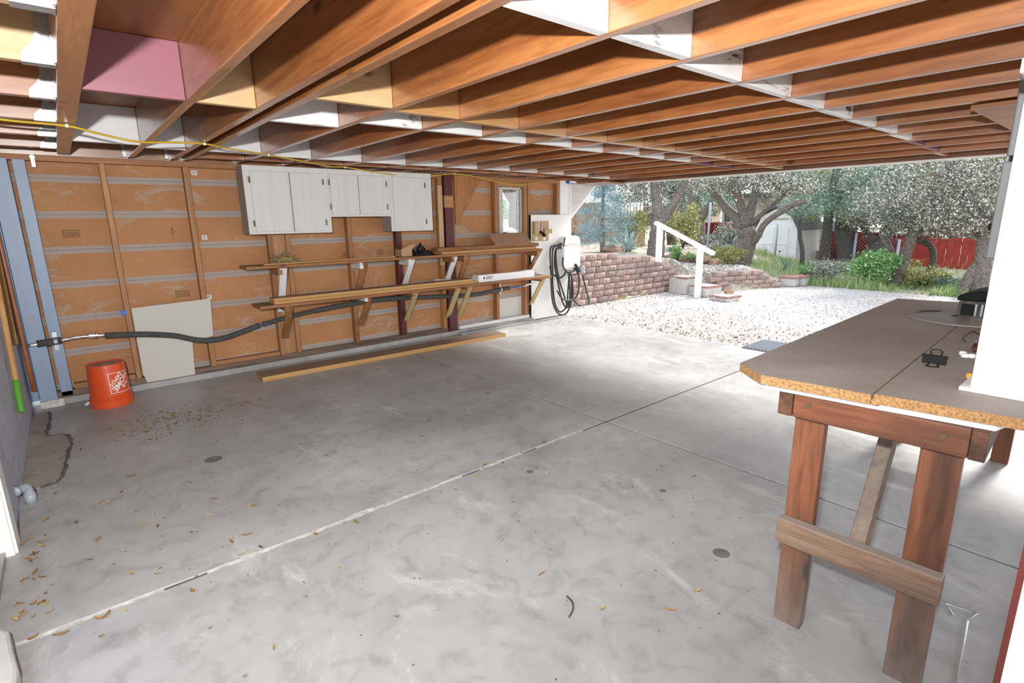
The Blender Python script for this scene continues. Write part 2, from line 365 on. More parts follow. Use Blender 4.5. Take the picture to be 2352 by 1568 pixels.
# ------------------------------------------------------------------ mesh helpers
class MB:
    def __init__(s): s.v = []; s.f = []
    def add(s, vs, fs):
        o = len(s.v); s.v += [tuple(p) for p in vs]; s.f += [tuple(i+o for i in f) for f in fs]; return s
    def box(s, x0, x1, y0, y1, z0, z1):
        v = [(x0,y0,z0),(x1,y0,z0),(x1,y1,z0),(x0,y1,z0),(x0,y0,z1),(x1,y0,z1),(x1,y1,z1),(x0,y1,z1)]
        return s.add(v, [(3,2,1,0),(4,5,6,7),(0,1,5,4),(1,2,6,5),(2,3,7,6),(3,0,4,7)])
    def prism(s, poly, d):   # poly: list of 3D points (counter-clockwise seen from -d), d: extrusion vector
        n = len(poly); p = [Vector(q) for q in poly]; d = Vector(d)
        v = p + [q+d for q in p]
        return s.add(v, [tuple(range(n)), tuple(range(2*n-1, n-1, -1))] + [(i, i+n, (i+1) % n+n, (i+1) % n) for i in range(n)])
    def bar(s, p, q, wdt, h, up=(0, 0, 1)):
        p, q = Vector(p), Vector(q); d = (q-p).normalized(); side = d.cross(Vector(up)).normalized(); u = side.cross(d)
        a, b = side*wdt/2, u*h/2
        v = [p-a-b, p+a-b, p+a+b, p-a+b, q-a-b, q+a-b, q+a+b, q-a+b]
        return s.add(v, [(0,1,2,3),(7,6,5,4),(0,4,5,1),(1,5,6,2),(2,6,7,3),(3,7,4,0)])
    def tube(s, pts, r, n=8, cap=True):
        P = [Vector(p) for p in pts]; R = r if isinstance(r, (list, tuple)) else [r]*len(P)
        o = len(s.v); ref = None
        for i, p in enumerate(P):
            t = (P[min(i+1, len(P)-1)]-P[max(i-1, 0)]).normalized()
            if ref is None:
                ref = Vector((0, 0, 1)) if abs(t.z) < .9 else Vector((1, 0, 0))
            a = (ref - t*ref.dot(t)).normalized(); ref = a; b = t.cross(a)
            for k in range(n):
                an = 2*PI*k/n; s.v.append(tuple(p + a*math.cos(an)*R[i] + b*math.sin(an)*R[i]))
        for i in range(len(P)-1):
            for k in range(n):
                k2 = (k+1) % n
                s.f.append((o+i*n+k, o+i*n+k2, o+(i+1)*n+k2, o+(i+1)*n+k))
        if cap:
            s.f.append(tuple(o+k for k in range(n-1, -1, -1))); s.f.append(tuple(o+(len(P)-1)*n+k for k in range(n)))
        return s
    def lathe(s, prof, c=(0, 0, 0), n=40, capb=False, capt=False):
        o = len(s.v)
        for r, z in prof:
            for k in range(n):
                a = 2*PI*k/n; s.v.append((c[0]+r*math.cos(a), c[1]+r*math.sin(a), c[2]+z))
        for i in range(len(prof)-1):
            for k in range(n):
                k2 = (k+1) % n; s.f.append((o+i*n+k, o+i*n+k2, o+(i+1)*n+k2, o+(i+1)*n+k))
        if capb: s.f.append(tuple(o+k for k in range(n-1, -1, -1)))
        if capt: s.f.append(tuple(o+(len(prof)-1)*n+k for k in range(n)))
        return s
    def blob(s, c, r, seg=10, rings=7, jit=.15, flat=0.):
        o = len(s.v); c = Vector(c); r = (r, r, r) if isinstance(r, (int, float)) else r
        for i in range(rings+1):
            th = PI*i/rings
            for k in range(seg):
                ph = 2*PI*k/seg; j = 1+random.uniform(-jit, jit)
                s.v.append((c.x+r[0]*j*math.sin(th)*math.cos(ph), c.y+r[1]*j*math.sin(th)*math.sin(ph), max(c.z+r[2]*j*math.cos(th), flat if flat else -99)))
        for i in range(rings):
            for k in range(seg):
                k2 = (k+1) % seg
                s.f.append((o+i*seg+k, o+(i+1)*seg+k, o+(i+1)*seg+k2, o+i*seg+k2))
        return s
    def mesh(s, name, mat=None, off=(0, 0, 0), smooth=False):
        me = bpy.data.meshes.new(name)
        v = [(a-off[0], b-off[1], c-off[2]) for a, b, c in s.v] if any(off) else s.v
        me.from_pydata(v, [], s.f); me.update()
        if mat: me.materials.append(M[mat] if isinstance(mat, str) else mat)
        if smooth: me.polygons.foreach_set('use_smooth', [True]*len(me.polygons))
        return me
    def build(s, name, mat, parent=None, bevel=0., smooth=False, local=False):
        # vertices are world coordinates unless local; a parent sits at its own location
        off = (0, 0, 0)
        if parent is not None and not local: off = tuple(parent.get('_base', (0, 0, 0)))
        o = bpy.data.objects.new(name, s.mesh(name, mat, off, smooth)); COL.objects.link(o)
        if parent is not None: o.parent = parent; o['_base'] = off
        if bevel:
            m = o.modifiers.new('bevel', 'BEVEL'); m.width = bevel; m.segments = 2; m.limit_method = 'ANGLE'
        return o
def tag(o, label=None, cat=None, group=None, kind=None):
    if label: o['label'] = label
    if cat: o['category'] = cat
    if group: o['group'] = group
    if kind: o['kind'] = kind
    return o
def thing(name, label, cat, base, group=None):
    o = bpy.data.objects.new(name, None); COL.objects.link(o); o.location = base; o['_base'] = tuple(base)
    o.empty_display_size = .05
    return tag(o, label, cat, group)
def struct(o): o['kind'] = 'structure'; return o
def inst(name, me, parent=None, loc=(0, 0, 0), rot=None, scale=None):
    o = bpy.data.objects.new(name, me); COL.objects.link(o)
    if parent is not None:
        o.parent = parent; b = parent.get('_base', (0, 0, 0)); loc = tuple(loc[i]-b[i] for i in range(3))
    o.location = loc
    if rot: o.rotation_euler = rot
    if scale: o.scale = scale
    return o
def catmull(pts, k=6):
    P = [Vector(p) for p in pts]; P = [P[0]*2-P[1]] + P + [P[-1]*2-P[-2]]; out = []
    for i in range(1, len(P)-2):
        for j in range(k):
            t = j/k; a, b, c, d = P[i-1], P[i], P[i+1], P[i+2]
            out.append(.5*((2*b)+(c-a)*t+(2*a-5*b+4*c-d)*t*t+(3*b-a-3*c+d)*t**3))
    out.append(P[-2]); return out

# ================================================================== FLOOR
JX, JY = 2.855, 2.37
floor = struct(MB().box(-1.2, 5.75, -4.0, 5.9, -.16, -.007).build('floor', 'jointdirt'))
for x0, x1 in ((-.9, JX-.009), (JX+.009, 5.75)):
    for y0, y1 in ((-4.0, JY-.011), (JY+.011, 5.9)):
        MB().box(x0, x1, y0, y1, -.15, 0).build('slab', 'concrete', floor, bevel=.002)
# crumbling pale mortar along the long joint
mb = MB(); x = -.36
while x < 2.8:
    l = random.uniform(.05, .16); wd = random.uniform(.010, .024)*(1.25 if x < 1.2 else .8)
    if random.random() < (.85 if x < 1.6 else .55): mb.box(x, x+l, JY-wd*.4, JY+wd, -.007, -.0025+random.uniform(-.003, .003))
    x += l
tag(mb.build('joint_mortar', 'jointpale', floor), 'crumbling pale mortar in the long joint')
patch = [(-.38, 5.47), (-.27, 5.47), (-.275, 5.1), (-.28, 4.83), (-.2, 4.78), (-.16, 4.6), (-.165, 4.43), (-.19, 4.2), (-.215, 3.92), (-.28, 3.86), (-.38, 3.8)]
tag(MB().prism([(x, y, .0045) for x, y in patch], (0, 0, -.006)).build('concrete_patch', 'roughcrete', floor), 'rough brown concrete patch')
mb = MB(); cr = catmull([(-.28, 5.45, .003), (-.275, 5.1, .003), (-.28, 4.83, .003), (-.19, 4.77, .003), (-.155, 4.6, .003), (-.165, 4.43, .003), (-.185, 4.2, .003), (-.215, 3.9, .003), (-.3, 3.84, .003)], 6)
mb.tube([(p.x+random.uniform(-.006, .006), p.y, .002) for p in cr], [random.uniform(.005, .013) for p in cr], 6)
mb.build('crack_debris', 'jointdirt', floor)
m_st = plain('oil_spot', (.17, .17, .17), .7, var=.2, scale=20)
for (x, y, r) in ((.526, 3.595, .052), (1.909, 2.147, .022), (2.024, 1.008, .036), (2.3, 1.5, .018)):
    MB().lathe([(r*(1), .0), (r*.98, .0012), (.0005, .0012)], (x, y, 0), 20).build('floor_spot', m_st, floor)

# curb under the back wall, name by the setting's list
curb = struct(MB().box(-.3, 5.1, 5.625, 5.9, 0, .055).build('baseboard_back', 'curb', bevel=.005))
MB().box(3.78, 5.06, 5.55, 5.63, 0, .03).build('curb_ledge', 'curb', curb, bevel=.004)

# ================================================================== BACK WALL
WX0, WX1 = -.385, 5.72
wall = struct(MB().box(WX0, 4.555, 5.76, 5.79, .05, 2.0).box(4.975, WX1, 5.76, 5.79, .05, 2.0)
              .box(4.555, 4.975, 5.76, 5.79, .05, 1.02).box(4.555, 4.975, 5.76, 5.79, 1.87, 2.0).build('wall_back', 'sheath'))
def part(name, mat, b, parent=wall, bevel=.0025, label=None):
    o = MB().box(*b).build(name, mat, parent, bevel=bevel)
    if label: o['label'] = label
    return o
for x0, x1 in ((.335, .375), (.935, .978), (1.585, 1.632), (1.755, 1.80), (2.415, 2.46), (3.60, 3.652), (3.785, 3.822), (4.465, 4.51), (4.985, 5.03), (5.045, 5.09), (5.61, 5.655)):
    part('stud', 'studZ', (x0, x1, 5.675, 5.76, .10, 1.945))
part('post', 'studZ', (1.632, 1.755, 5.70, 5.76, .05, 1.945), label='wide brown post between two studs')
part('stud', 'redZ', (3.00, 3.065, 5.675, 5.76, .10, 1.945), label='dark red painted stud')
part('post', 'redZ', (3.66, 3.778, 5.635, 5.76, .05, 1.99), label='dark red painted post')
MB().box(3.655, 3.783, 5.634, 5.66, 1.60, 1.74).build('bare_band', 'studX', wall)
for x0, x1 in ((-.30, 3.655), (3.83, 5.66)):
    part('top_plate', 'studX', (x0, x1, 5.67, 5.76, 1.945, 1.99))
    part('sill_plate', 'greyX' if x0 < 0 else 'whiteX', (x0, x1, 5.66, 5.76, .055, .10))  # right plate's white colour stands in for blown-out daylight
part('blocking', 'studX', (4.51, 4.985, 5.68, 5.76, .98, 1.02)); part('blocking', 'studX', (4.51, 4.985, 5.68, 5.76, 1.875, 1.945))
part('blocking', 'studX', (-.10, .33, 5.68, 5.76, .10, .145)); part('blocking', 'studX', (.98, 1.58, 5.69, 5.76, .10, .14))
part('weathered_panel', 'offwhite', (4.52, 4.98, 5.752, 5.762, .10, .37), label='bleached lower end of the sheathing')
tag(MB().prism([(3.822, 5.668, 1.99), (4.225, 5.668, 1.99), (3.822, 5.668, 1.40)], (0, -.018, 0)).build('gusset', 'plyw', wall), 'plywood corner gusset')
MB().bar((4.225, 5.66, 1.99), (3.83, 5.66, 1.41), .03, .02, (0, 1, 0)).build('gusset_batten', 'studX', wall)
MB().box(3.575, 3.64, 5.655, 5.675, .90, 1.86).build('batten', 'pineZ', wall)
# blue painted posts in the corner
part('post', 'blueZ', (-.325, -.215, 5.60, 5.66, .06, 1.95), label='wide blue painted corner board')
part('post', 'blueZ', (-.19, -.115, 5.66, 5.72, .06, 1.95), label='narrow blue painted stud')
part('post', 'blueZ', (-.385, -.33, 5.645, 5.70, .06, 1.95), label='blue painted strip by the block wall')
part('footing_mortar', 'jointpale', (-.33, -.18, 5.59, 5.63, 0, .06))
# straps, stickers, stamps
for x, z in ((-.067, 1.945), ):
    MB().box(x-.012, x+.012, 5.655, 5.668, z-.05, z+.03).tube([(x, 5.655, z+.025), (x, 5.648, z+.025)], .017, 12).build('pipe_strap', 'galv', wall)
for x, z in ((1.035, 1.905), (1.045, 1.325), (1.01, .765)):
    s_ = MB().box(x-.022, x+.022, 5.755, 5.759, z-.02, z+.02).build('sticker', 'sticker', wall)
    mb = MB()
    for k in range(6): mb.box(x-.015+k*.005, x-.013+k*.005, 5.7535, 5.7552, z-.012, z+.004)
    mb.box(x-.016, x+.014, 5.7535, 5.7552, z+.008, z+.012); mb.build('barcode', 'ink', s_)
MB().box(.305, .345, 5.665, 5.675, .685, .725).build('tape_scrap', 'bluetape', wall)
for x, z, wd in ((.08, 1.385, .12), (.80, .815, .12), (2.43, 1.09, .12), (2.25, .53, .10), (3.02-.2, 1.10, .08), (.80, 1.385, .03)):
    mb = MB()
    for r in range(4):
        xx = x-wd/2
        while xx < x+wd/2-.012:
            l = random.uniform(.008, .02); mb.box(xx, min(xx+l, x+wd/2), 5.7572, 5.7602, z-.026+r*.016, z-.018+r*.016); xx += l+.005
    mb.build('printed_stamp', 'stamp', wall)
# window in the back wall
win = struct(MB().box(4.56, 4.62, 5.70, 5.80, 1.02, 1.85).box(4.955, 4.975, 5.72, 5.80, 1.02, 1.87).box(4.56, 4.975, 5.72, 5.80, 1.845, 1.87)
             .box(4.56, 4.975, 5.72, 5.80, 1.02, 1.05).build('window_1', 'offwhite', bevel=.002))
MB().box(4.62, 4.64, 5.745, 5.775, 1.05, 1.845).box(4.94, 4.955, 5.745, 5.775, 1.05, 1.845).build('window_frame', 'galv', win)
MB().box(4.615, 4.96, 5.758, 5.762, 1.04, 1.85).build('window_pane', 'glass', win)
# end corner post with white gusset under the roof edge
cpost = struct(part('trim_1', 'whitepaint', (5.665, 5.88, 5.66, 5.78, .02, 1.985), None, .003))
MB().box(5.85, 5.885, 5.648, 5.66, 1.5, 1.94).build('corner_bead', 'whitepaint', cpost)
tag(MB().prism([(5.885, 5.70, 1.97), (6.47, 5.70, 1.965), (5.885, 5.70, 1.44)], (0, -.02, 0)).build('gusset', 'siding', cpost), 'white stained plywood gusset')
MB().bar((6.475, 5.685, 1.965), (5.885, 5.685, 1.435), .03, .016, (0, 1, 0)).build('gusset_trim', 'whitepaint', cpost)

# ================================================================== LEFT WALL of painted block
wl = struct(MB().box(-.60, -.39, 3.22, 5.9, 0, 2.0).build('wall_left', 'cmu'))
bm_ = MB().box(0, .05, 0, .398, 0, .198).mesh('block', 'cmu')
for r in range(10):
    y = 3.22 + (.2 if r % 2 else 0)
    while y < 5.5:
        inst('block', bm_, wl, (-.435, y+.002, r*.2+.001)); y += .4
    if r % 2: inst('block', bm_, wl, (-.435, 3.222, r*.2+.001), scale=(1, .48, 1))
    inst('block', bm_, wl, (-.435, y+.002 if y < 5.6 else 5.4, r*.2+.001), scale=(1, .7, 1))
MB().box(-.60, -.44, -1.0, 3.22, 2.0, 2.01).build('header', 'cmu', wl)
door = struct(MB().box(-.47, -.43, 2.46, 3.09, .03, 1.93).build('door_1', 'greyboard', bevel=.003))
mb = MB().box(-.45, -.365, 3.10, 3.225, 0, 2.0).box(-.45, -.375, 3.085, 3.105, 0, 1.97)
mb.build('door_casing', 'whitepaint', door, bevel=.003)
MB().box(-.45, -.405, 2.46, 3.09, 0, .03).build('threshold', 'galv', door, bevel=.003)
tag(MB().tube([(-.43, 2.54, .95), (-.37, 2.54, .95)], .012, 10).blob((-.36, 2.54, .95), .028, 12, 8, 0).build('door_knob', 'chrome', door, smooth=True), 'round metal knob')
struct(MB().prism([(-.45, 2.46, 0), (-.40, 2.46, 0), (-.352, 2.38, 0), (-.335, 2.25, 0), (-.318, 2.14, 0), (-.32, 1.8, 0), (-.32, .5, 0), (-.45, .5, 0)][::-1], (0, 0, .06)).build('trim_2', 'step', bevel=.012))

# ================================================================== CEILING
def cz(x): return 2.0 - (.055*((x-4.0)/2.45)**2 if x > 4 else 0)
DZ = .25
ceil = struct(MB().box(-1.3, 6.50, -3.0, 6.35, 2.247, 2.27).build('ceiling', 'deck'))
JL = [(.085, .165), (.542, .584), (.845, .887), (.948, .995), (1.385, 1.425), (1.825, 1.865), (2.305, 2.345), (2.79, 2.83), (3.23, 3.27), (3.70, 3.74),
      (4.17, 4.21), (4.63, 4.67), (5.09, 5.13), (5.55, 5.59), (6.01, 6.05)]
JY0, JY1 = -2.6, 5.745
for i, (a, b) in enumerate(JL):
    z = cz(a); y1 = JY1 if i < 13 else 6.2
    o = MB().box(a, b, JY0, y1, z, 2.247).build('joist', 'joistY', ceil, bevel=.004)
    if i == 0: o['label'] = 'double trimmer joist with hangers'
    if i == 3:
        o['label'] = 'joist with worn white paint underneath'
MB().box(6.42, 6.465, JY0, 6.3, cz(6.44), 2.247).build('joist', wood('dark_rim', 'Y', (.10, .05, .03), (.20, .10, .055), (.30, .16, .09), rough=.6), ceil, bevel=.004)
fascia = struct(MB().box(6.467, 6.49, JY0-.3, 6.35, cz(6.44)-.018, 2.30).build('trim_3', 'whitepaint', bevel=.002))
# short joists hung from the trimmer on the left
hm = MB().box(-.001, .001, 0, .002, 0, .20)
for k, y in enumerate((-.07, .60, 1.27, 1.93, 2.575, 3.24, 3.92, 4.56, 5.24)):
    o = MB().box(-1.2, .083, y, y+.042, 2.0, 2.247).build('joist', 'pineX' if y < 3 else 'joistX', ceil, bevel=.003)
    mb = MB(); yb = o
    zz = [2.0, 2.03, 2.06, 2.08, 2.10, 2.14, 2.155, 2.19, 2.205]; ww = [.085, .08, .05, .042, .034, .036, .026, .034, .022]
    mb.prism([(.078, y-.003, z_) for z_ in (zz[0], zz[-1])] + [(.078-ww[i_], y-.003, zz[i_]) for i_ in range(len(zz)-1, -1, -1)], (0, .002, 0))
    mb.box(-.007, .083, y-.004, y+.046, 1.9965, 1.999); mb.box(.079, .085, y-.03, y+.07, 2.0, 2.205)
    mb.build('joist_hanger', 'galv', o)
# rim joist along the back wall with a few clips
MB().box(-.4, 6.40, 5.75, 5.79, 1.992, 2.247).build('joist', 'joistX', ceil, bevel=.003)
for a, b in JL[1:13]:
    MB().box(a-.03, a-.001, 5.70, 5.745, cz(a)+.01, cz(a)+.12).build('joist_hanger', 'galv', ceil)
def blk(i, y, mat, label=None, hgt=None, th=.04, drop=0.):
    a = JL[i][1]; b = JL[i+1][0] if i+1 < len(JL) else 6.42
    z = max(cz(a), cz(b))+.001-drop
    o = MB().box(a+.001, b-.001, y, y+th, z, 2.246 if hgt is None else z+hgt).build('blocking', mat, ceil, bevel=.003)
    if label: o['label'] = label
# row A, nearest: white painted, turning plum and raw further out
for i, y in ((3, 1.18), (4, 1.17), (5, 1.23), (6, 1.235), (7, 1.25), (8, 1.27), (9, 1.285), (10, 1.29), (11, 1.32)):
    blk(i, y, 'blockwhite', 'white painted blocking')
for i in (12, 13): blk(i, 1.34, 'plumdark', 'dark plum painted blocking')
blk(14, 1.36, 'joistX')
# row B: raw glossy wood
blk(1, 2.96, 'pineX'); blk(3, 2.57, 'pineX')
for i, y in ((4, 2.62), (5, 2.67), (6, 2.73), (7, 2.74), (8, 2.76), (9, 2.78), (10, 2.80), (11, 2.82), (12, 2.83), (13, 2.84), (14, 2.85)):
    blk(i, y, 'glossblock')
blk(0, 2.96, 'plum', 'plum red painted blocking board')
# row D: white, plum at the far end
for i, y in ((3, 3.25), (4, 3.03), (5, 3.05), (6, 3.15), (7, 3.10), (8, 3.18), (9, 3.15), (10, 3.2), (11, 3.2)):
    blk(i, y, 'blockwhite', 'white painted blocking')
for i in (12, 13): blk(i, 3.22, 'plumdark', 'dark plum painted blocking')
# row C: white, near the wall
for i, y in ((0, 4.74), (1, 4.88), (2, 4.9), (3, 4.86), (4, 4.94), (5, 4.95), (6, 4.98), (7, 4.98), (8, 5.0), (9, 5.0), (10, 5.02), (11, 5.02), (12, 5.02), (13, 5.03)):
    if i != 2: blk(i, y, 'blockwhite', 'white painted blocking')
for i in (3, 4, 5, 6, 7, 8, 9, 10, 11): blk(i, 5.38, 'joistX', None, .055)
MB().box(1.86, 1.885, 3.1, 4.9, 2.06, 2.09).build('white_spill', 'blockwhite', ceil)
# sheet of plywood nailed under the joists on the right
tag(MB().box(3.70, 5.30, -.4, .725, 1.968, 1.986).build('soffit_panel', 'deck', ceil), 'plywood sheet nailed under the joists')
MB().prism([(5.95, 5.1, cz(6)-.004), (6.42, 5.1, cz(6.4)-.004), (6.42, 5.6, cz(6.4)-.004), (5.95, 5.6, cz(6)-.004)], (0, 0, -.02)).build('corner_plate', 'joistX', ceil)

# yellow cord stapled under the joists
cp = [(-.75, 3.62, 2.04), (-.35, 3.80, 2.0), (-.13, 3.90, 1.985), (.125, 3.96, 1.986), (.253, 4.026, 1.969), (.45, 4.128, 1.948), (.646, 4.229, 1.969), (.86, 4.33, 1.988), (1.074, 4.505, 1.985), (1.40, 4.75, 1.988),
      (1.792, 5.024, 1.98), (2.122, 5.255, 1.972), (2.325, 5.40, 1.988), (2.658, 5.425, 1.956), (3.033, 5.454, 1.933), (3.373, 5.48, 1.945), (3.72, 5.51, 1.988), (4.136, 5.568, 1.965), (4.533, 5.63, 1.914), (4.879, 5.65, 1.905), (5.252, 5.68, 1.944), (5.57, 5.70, 1.97)]
cord = thing('extension_cord', 'yellow extension cord stapled along under the ceiling joists', 'cord', (.125, 3.96, 1.986))
MB().tube(catmull(cp, 8), .0065, 8).build('cord', 'yellow', cord, smooth=True)
for x, y, z in ((.125, 3.96, 1.99), (.866, 4.33, 1.99), (1.405, 4.75, 1.99), (2.325, 5.40, 1.99), (3.72, 5.51, 1.99)):
    MB().box(x-.006, x+.006, y-.012, y+.012, z-.012, z+.004).build('staple', 'whiteplastic', cord)
sk = thing('junction_box', 'small blue electrical box at the far end of the ceiling cord', 'box', (5.53, 5.35, 1.95))
MB().box(5.47, 5.60, 5.30, 5.36, 1.92, 1.955).build('box_body', 'bluetape', sk, bevel=.004); MB().box(5.48, 5.59, 5.29, 5.30, 1.925, 1.95).build('cover_plate', 'whiteplastic', sk)

# ================================================================== SHELVES
def shelf(label, x0, x1, yf, yb, z0, z1, xs, mats, zlow, armh=.07):
    t = thing('wall_shelf', label, 'shelf', ((x0+x1)/2, yb, z0))
    MB().box(x0, x1, yf, yb, z0, z1).build('shelf_board', 'boardX', t, bevel=.003)
    for x, (am, sm), zl in zip(xs, mats, zlow):
        MB().box(x-.02, x+.02, yf+.02, 5.672, z0-armh, z0-.001).build('bracket_arm', am+'Y', t, bevel=.002)
        MB().bar((x+.032, yf+.025, z0-.008), (x+.032, 5.668, zl), .022, .068, (1, 0, 0)).build('bracket_strut', sm, t, bevel=.002)
        if sm.startswith('white') or sm.startswith('olive'):
            pass
    return t
shelf('upper long brown wooden shelf on wooden brackets below the cabinets', 1.29, 5.09, 5.42, 5.672, 1.022, 1.05,
      (1.60, 2.44, 3.03, 3.62, 3.80, 5.02), (('board', 'whiteZ'), ('white', 'boardZ'), ('white', 'whiteZ'), ('board', 'whiteZ'), ('board', 'boardZ'), ('board', 'joistZ')), (.56, .66, .70, .68, .66, .74))
shelf('lower long brown wooden shelf with strut brackets above the grey pipe', 1.36, 5.22, 5.38, 5.672, .642, .672,
      (1.61, 2.45, 3.03, 3.62, 3.80, 5.05), (('board', 'boardZ'), ('white', 'boardZ'), ('board', 'oliveZ'), ('board', 'oliveZ'), ('board', 'oliveZ'), ('board', 'oliveZ')), (.28, .30, .28, .24, .24, .24), .04)
def lumber(label, x0, x1, y0, y1, z0, z1, mat, name='lumber_board', rz=0, group=None):
    c = ((x0+x1)/2, (y0+y1)/2, z0)
    o = MB().box(x0-c[0], x1-c[0], y0-c[1], y1-c[1], 0, z1-z0).build(name, mat, None, bevel=.002)
    o.location = c; o.rotation_euler = (0, 0, rz); return tag(o, label, 'lumber', group)
lumber('thin batten lying on the left part of the upper shelf', 1.46, 2.86, 5.46, 5.50, 1.051, 1.066, 'yellowboard', 'batten')
lumber('thin golden strip under the brown plank on the upper shelf', 3.46, 4.98, 5.435, 5.60, 1.051, 1.082, 'yellowboard')
lumber('thick brown plank lying on the golden strip on the upper shelf', 3.43, 5.06, 5.47, 5.63, 1.083, 1.128, 'boardX')
lumber('bottom golden board of the two stacked on the lower shelf', 1.50, 3.93, 5.40, 5.56, .673, .70, 'yellowboard')
lumber('top golden board of the two stacked on the lower shelf', 1.50, 3.88, 5.405, 5.56, .701, .732, 'yellowboard')
lumber('long golden board lying on the concrete floor along the back wall', 1.25, 4.14, 5.12, 5.36, .0, .045, 'yellowboard', rz=-.018)
# tan foam board leaning under the window
o = MB().prism([(-.34, 0, 0), (.29, 0, 0), (.29, .0, .19), (-.34, 0, .19)], (0, .03, 0)).build('foam_board', 'foamboard', bevel=.003)
o.location = (4.64, 5.47, 1.135); o.rotation_euler = (math.radians(-44), 0, 0)
tag(o, 'thick tan board leaning back below the window on the upper shelf', 'board')
# long white carton
ct = thing('carton', 'long narrow white carton with black print on the lower shelf', 'box', (4.45, 5.46, .673))
MB().box(3.98, 4.93, 5.42, 5.54, .673, .765).build('carton_body', 'whiteplastic', ct, bevel=.003)
MB().prism([(3.98, 5.42, .765), (3.94, 5.43, .70), (3.94, 5.53, .70), (3.98, 5.54, .765)], (0, 0, -.003)).build('end_flap', 'whiteplastic', ct)
MB().bar((4.93, 5.47, .745), (4.99, 5.47, .72), .06, .004).build('end_flap', 'greyboard', ct)
mb = MB().prism([(4.05, 5.4195, .725), (4.065, 5.4195, .705), (4.08, 5.4195, .725), (4.065, 5.4195, .745)], (0, -.001, 0))
for r in range(3):
    x = 4.095
    while x < 4.21-.02*r:
        l = random.uniform(.008, .02); mb.box(x, x+l, 5.418, 5.4195, .735-r*.014, .742-r*.014); x += l+.004
mb.build('carton_print', 'ink', ct)
# straw nest, box, bag, crumpled packing
mb = MB()
for k in range(420):
    a = random.uniform(0, 2*PI); rr = random.random()**.6; R = .13
    p = Vector((1.70+rr*R*math.cos(a)*1.0, 5.57+rr*.075*math.sin(a), 1.055+random.random()*.115*(1-rr)**.7))
    d = Vector((random.gauss(0, 1), random.gauss(0, .6), random.gauss(0, .35))).normalized()*random.uniform(.02, .06)
    q = p+d; q.z = max(q.z, 1.054)
    mb.bar(p, q, .003, .003)
mb.blob((1.70, 5.57, 1.075), (.10, .06, .045), 12, 8, .2, 1.052)
tag(mb.build('straw_nest', 'straw'), 'heap of dry straw nest on the left of the upper shelf', 'nest')
bx = thing('cardboard_box', 'small open cardboard box beside the black bag on the upper shelf', 'box', (3.0, 5.52, 1.05))
MB().box(2.93, 3.075, 5.46, 5.463, 1.051, 1.13).box(2.93, 2.933, 5.46, 5.60, 1.051, 1.13).box(3.072, 3.075, 5.46, 5.60, 1.051, 1.13).box(2.93, 3.075, 5.597, 5.60, 1.051, 1.13).box(2.93, 3.075, 5.46, 5.60, 1.051, 1.054).build('box_body', 'card', bx)
MB().prism([(3.075, 5.46, 1.13), (3.135, 5.45, 1.172), (3.12, 5.58, 1.178), (3.075, 5.60, 1.13)], (0, 0, .003)).build('box_flap', 'card', bx)
MB().prism([(2.93, 5.46, 1.13), (3.05, 5.455, 1.185), (3.13, 5.46, 1.185), (3.075, 5.46, 1.13)], (0, .003, 0)).build('box_flap', 'card', bx)
MB().prism([(2.93, 5.46, 1.13), (2.89, 5.47, 1.145), (2.90, 5.58, 1.15), (2.93, 5.60, 1.13)], (0, 0, .003)).build('box_flap', 'cardin', bx)
mb = MB()
rs = random.Random(3)
n_, m_ = 26, 14
gx = [[None]*m_ for _ in range(n_)]
for i in range(n_):
    for j in range(m_):
        x = 3.085+.36*i/(n_-1); y = 5.46+.17*j/(m_-1); u = i/(n_-1); v = j/(m_-1)
        h = .125*math.exp(-((u-.42)/.16)**2)+.05*math.exp(-((u-.15)/.12)**2)+.045*math.exp(-((u-.74)/.1)**2)
        h *= math.sin(PI*min(1, max(0, v)))**.7*(.55+.7*rs.random())
        if i in (0, n_-1) or j in (0, m_-1): h = 0
        gx[i][j] = (x+rs.uniform(-.006, .006), y+rs.uniform(-.006, .006), 1.053+h)
vv = [gx[i][j] for i in range(n_) for j in range(m_)]
mb.add(vv, [(i*m_+j, (i+1)*m_+j, (i+1)*m_+j+1, i*m_+j+1) for i in range(n_-1) for j in range(m_-1)])
tag(mb.build('plastic_bag', 'cloth'), 'crumpled black plastic bag on the upper shelf', 'bag')
mb = MB()
mb.prism([(3.40, 5.585, .70), (3.46, 5.585, .745), (3.58, 5.585, .735), (3.66, 5.585, .74), (3.68, 5.585, .71), (3.55, 5.585, .70)], (0, .05, .004))
mb.prism([(3.44, 5.575, .705), (3.60, 5.575, .73), (3.59, 5.575, .705)], (0, .01, 0)).box(3.36, 3.70, 5.575, 5.655, .673, .70)
tag(mb.build('packing_scrap', 'paper'), 'crumpled grey packing scrap behind the golden boards on lower shelf', 'packaging')

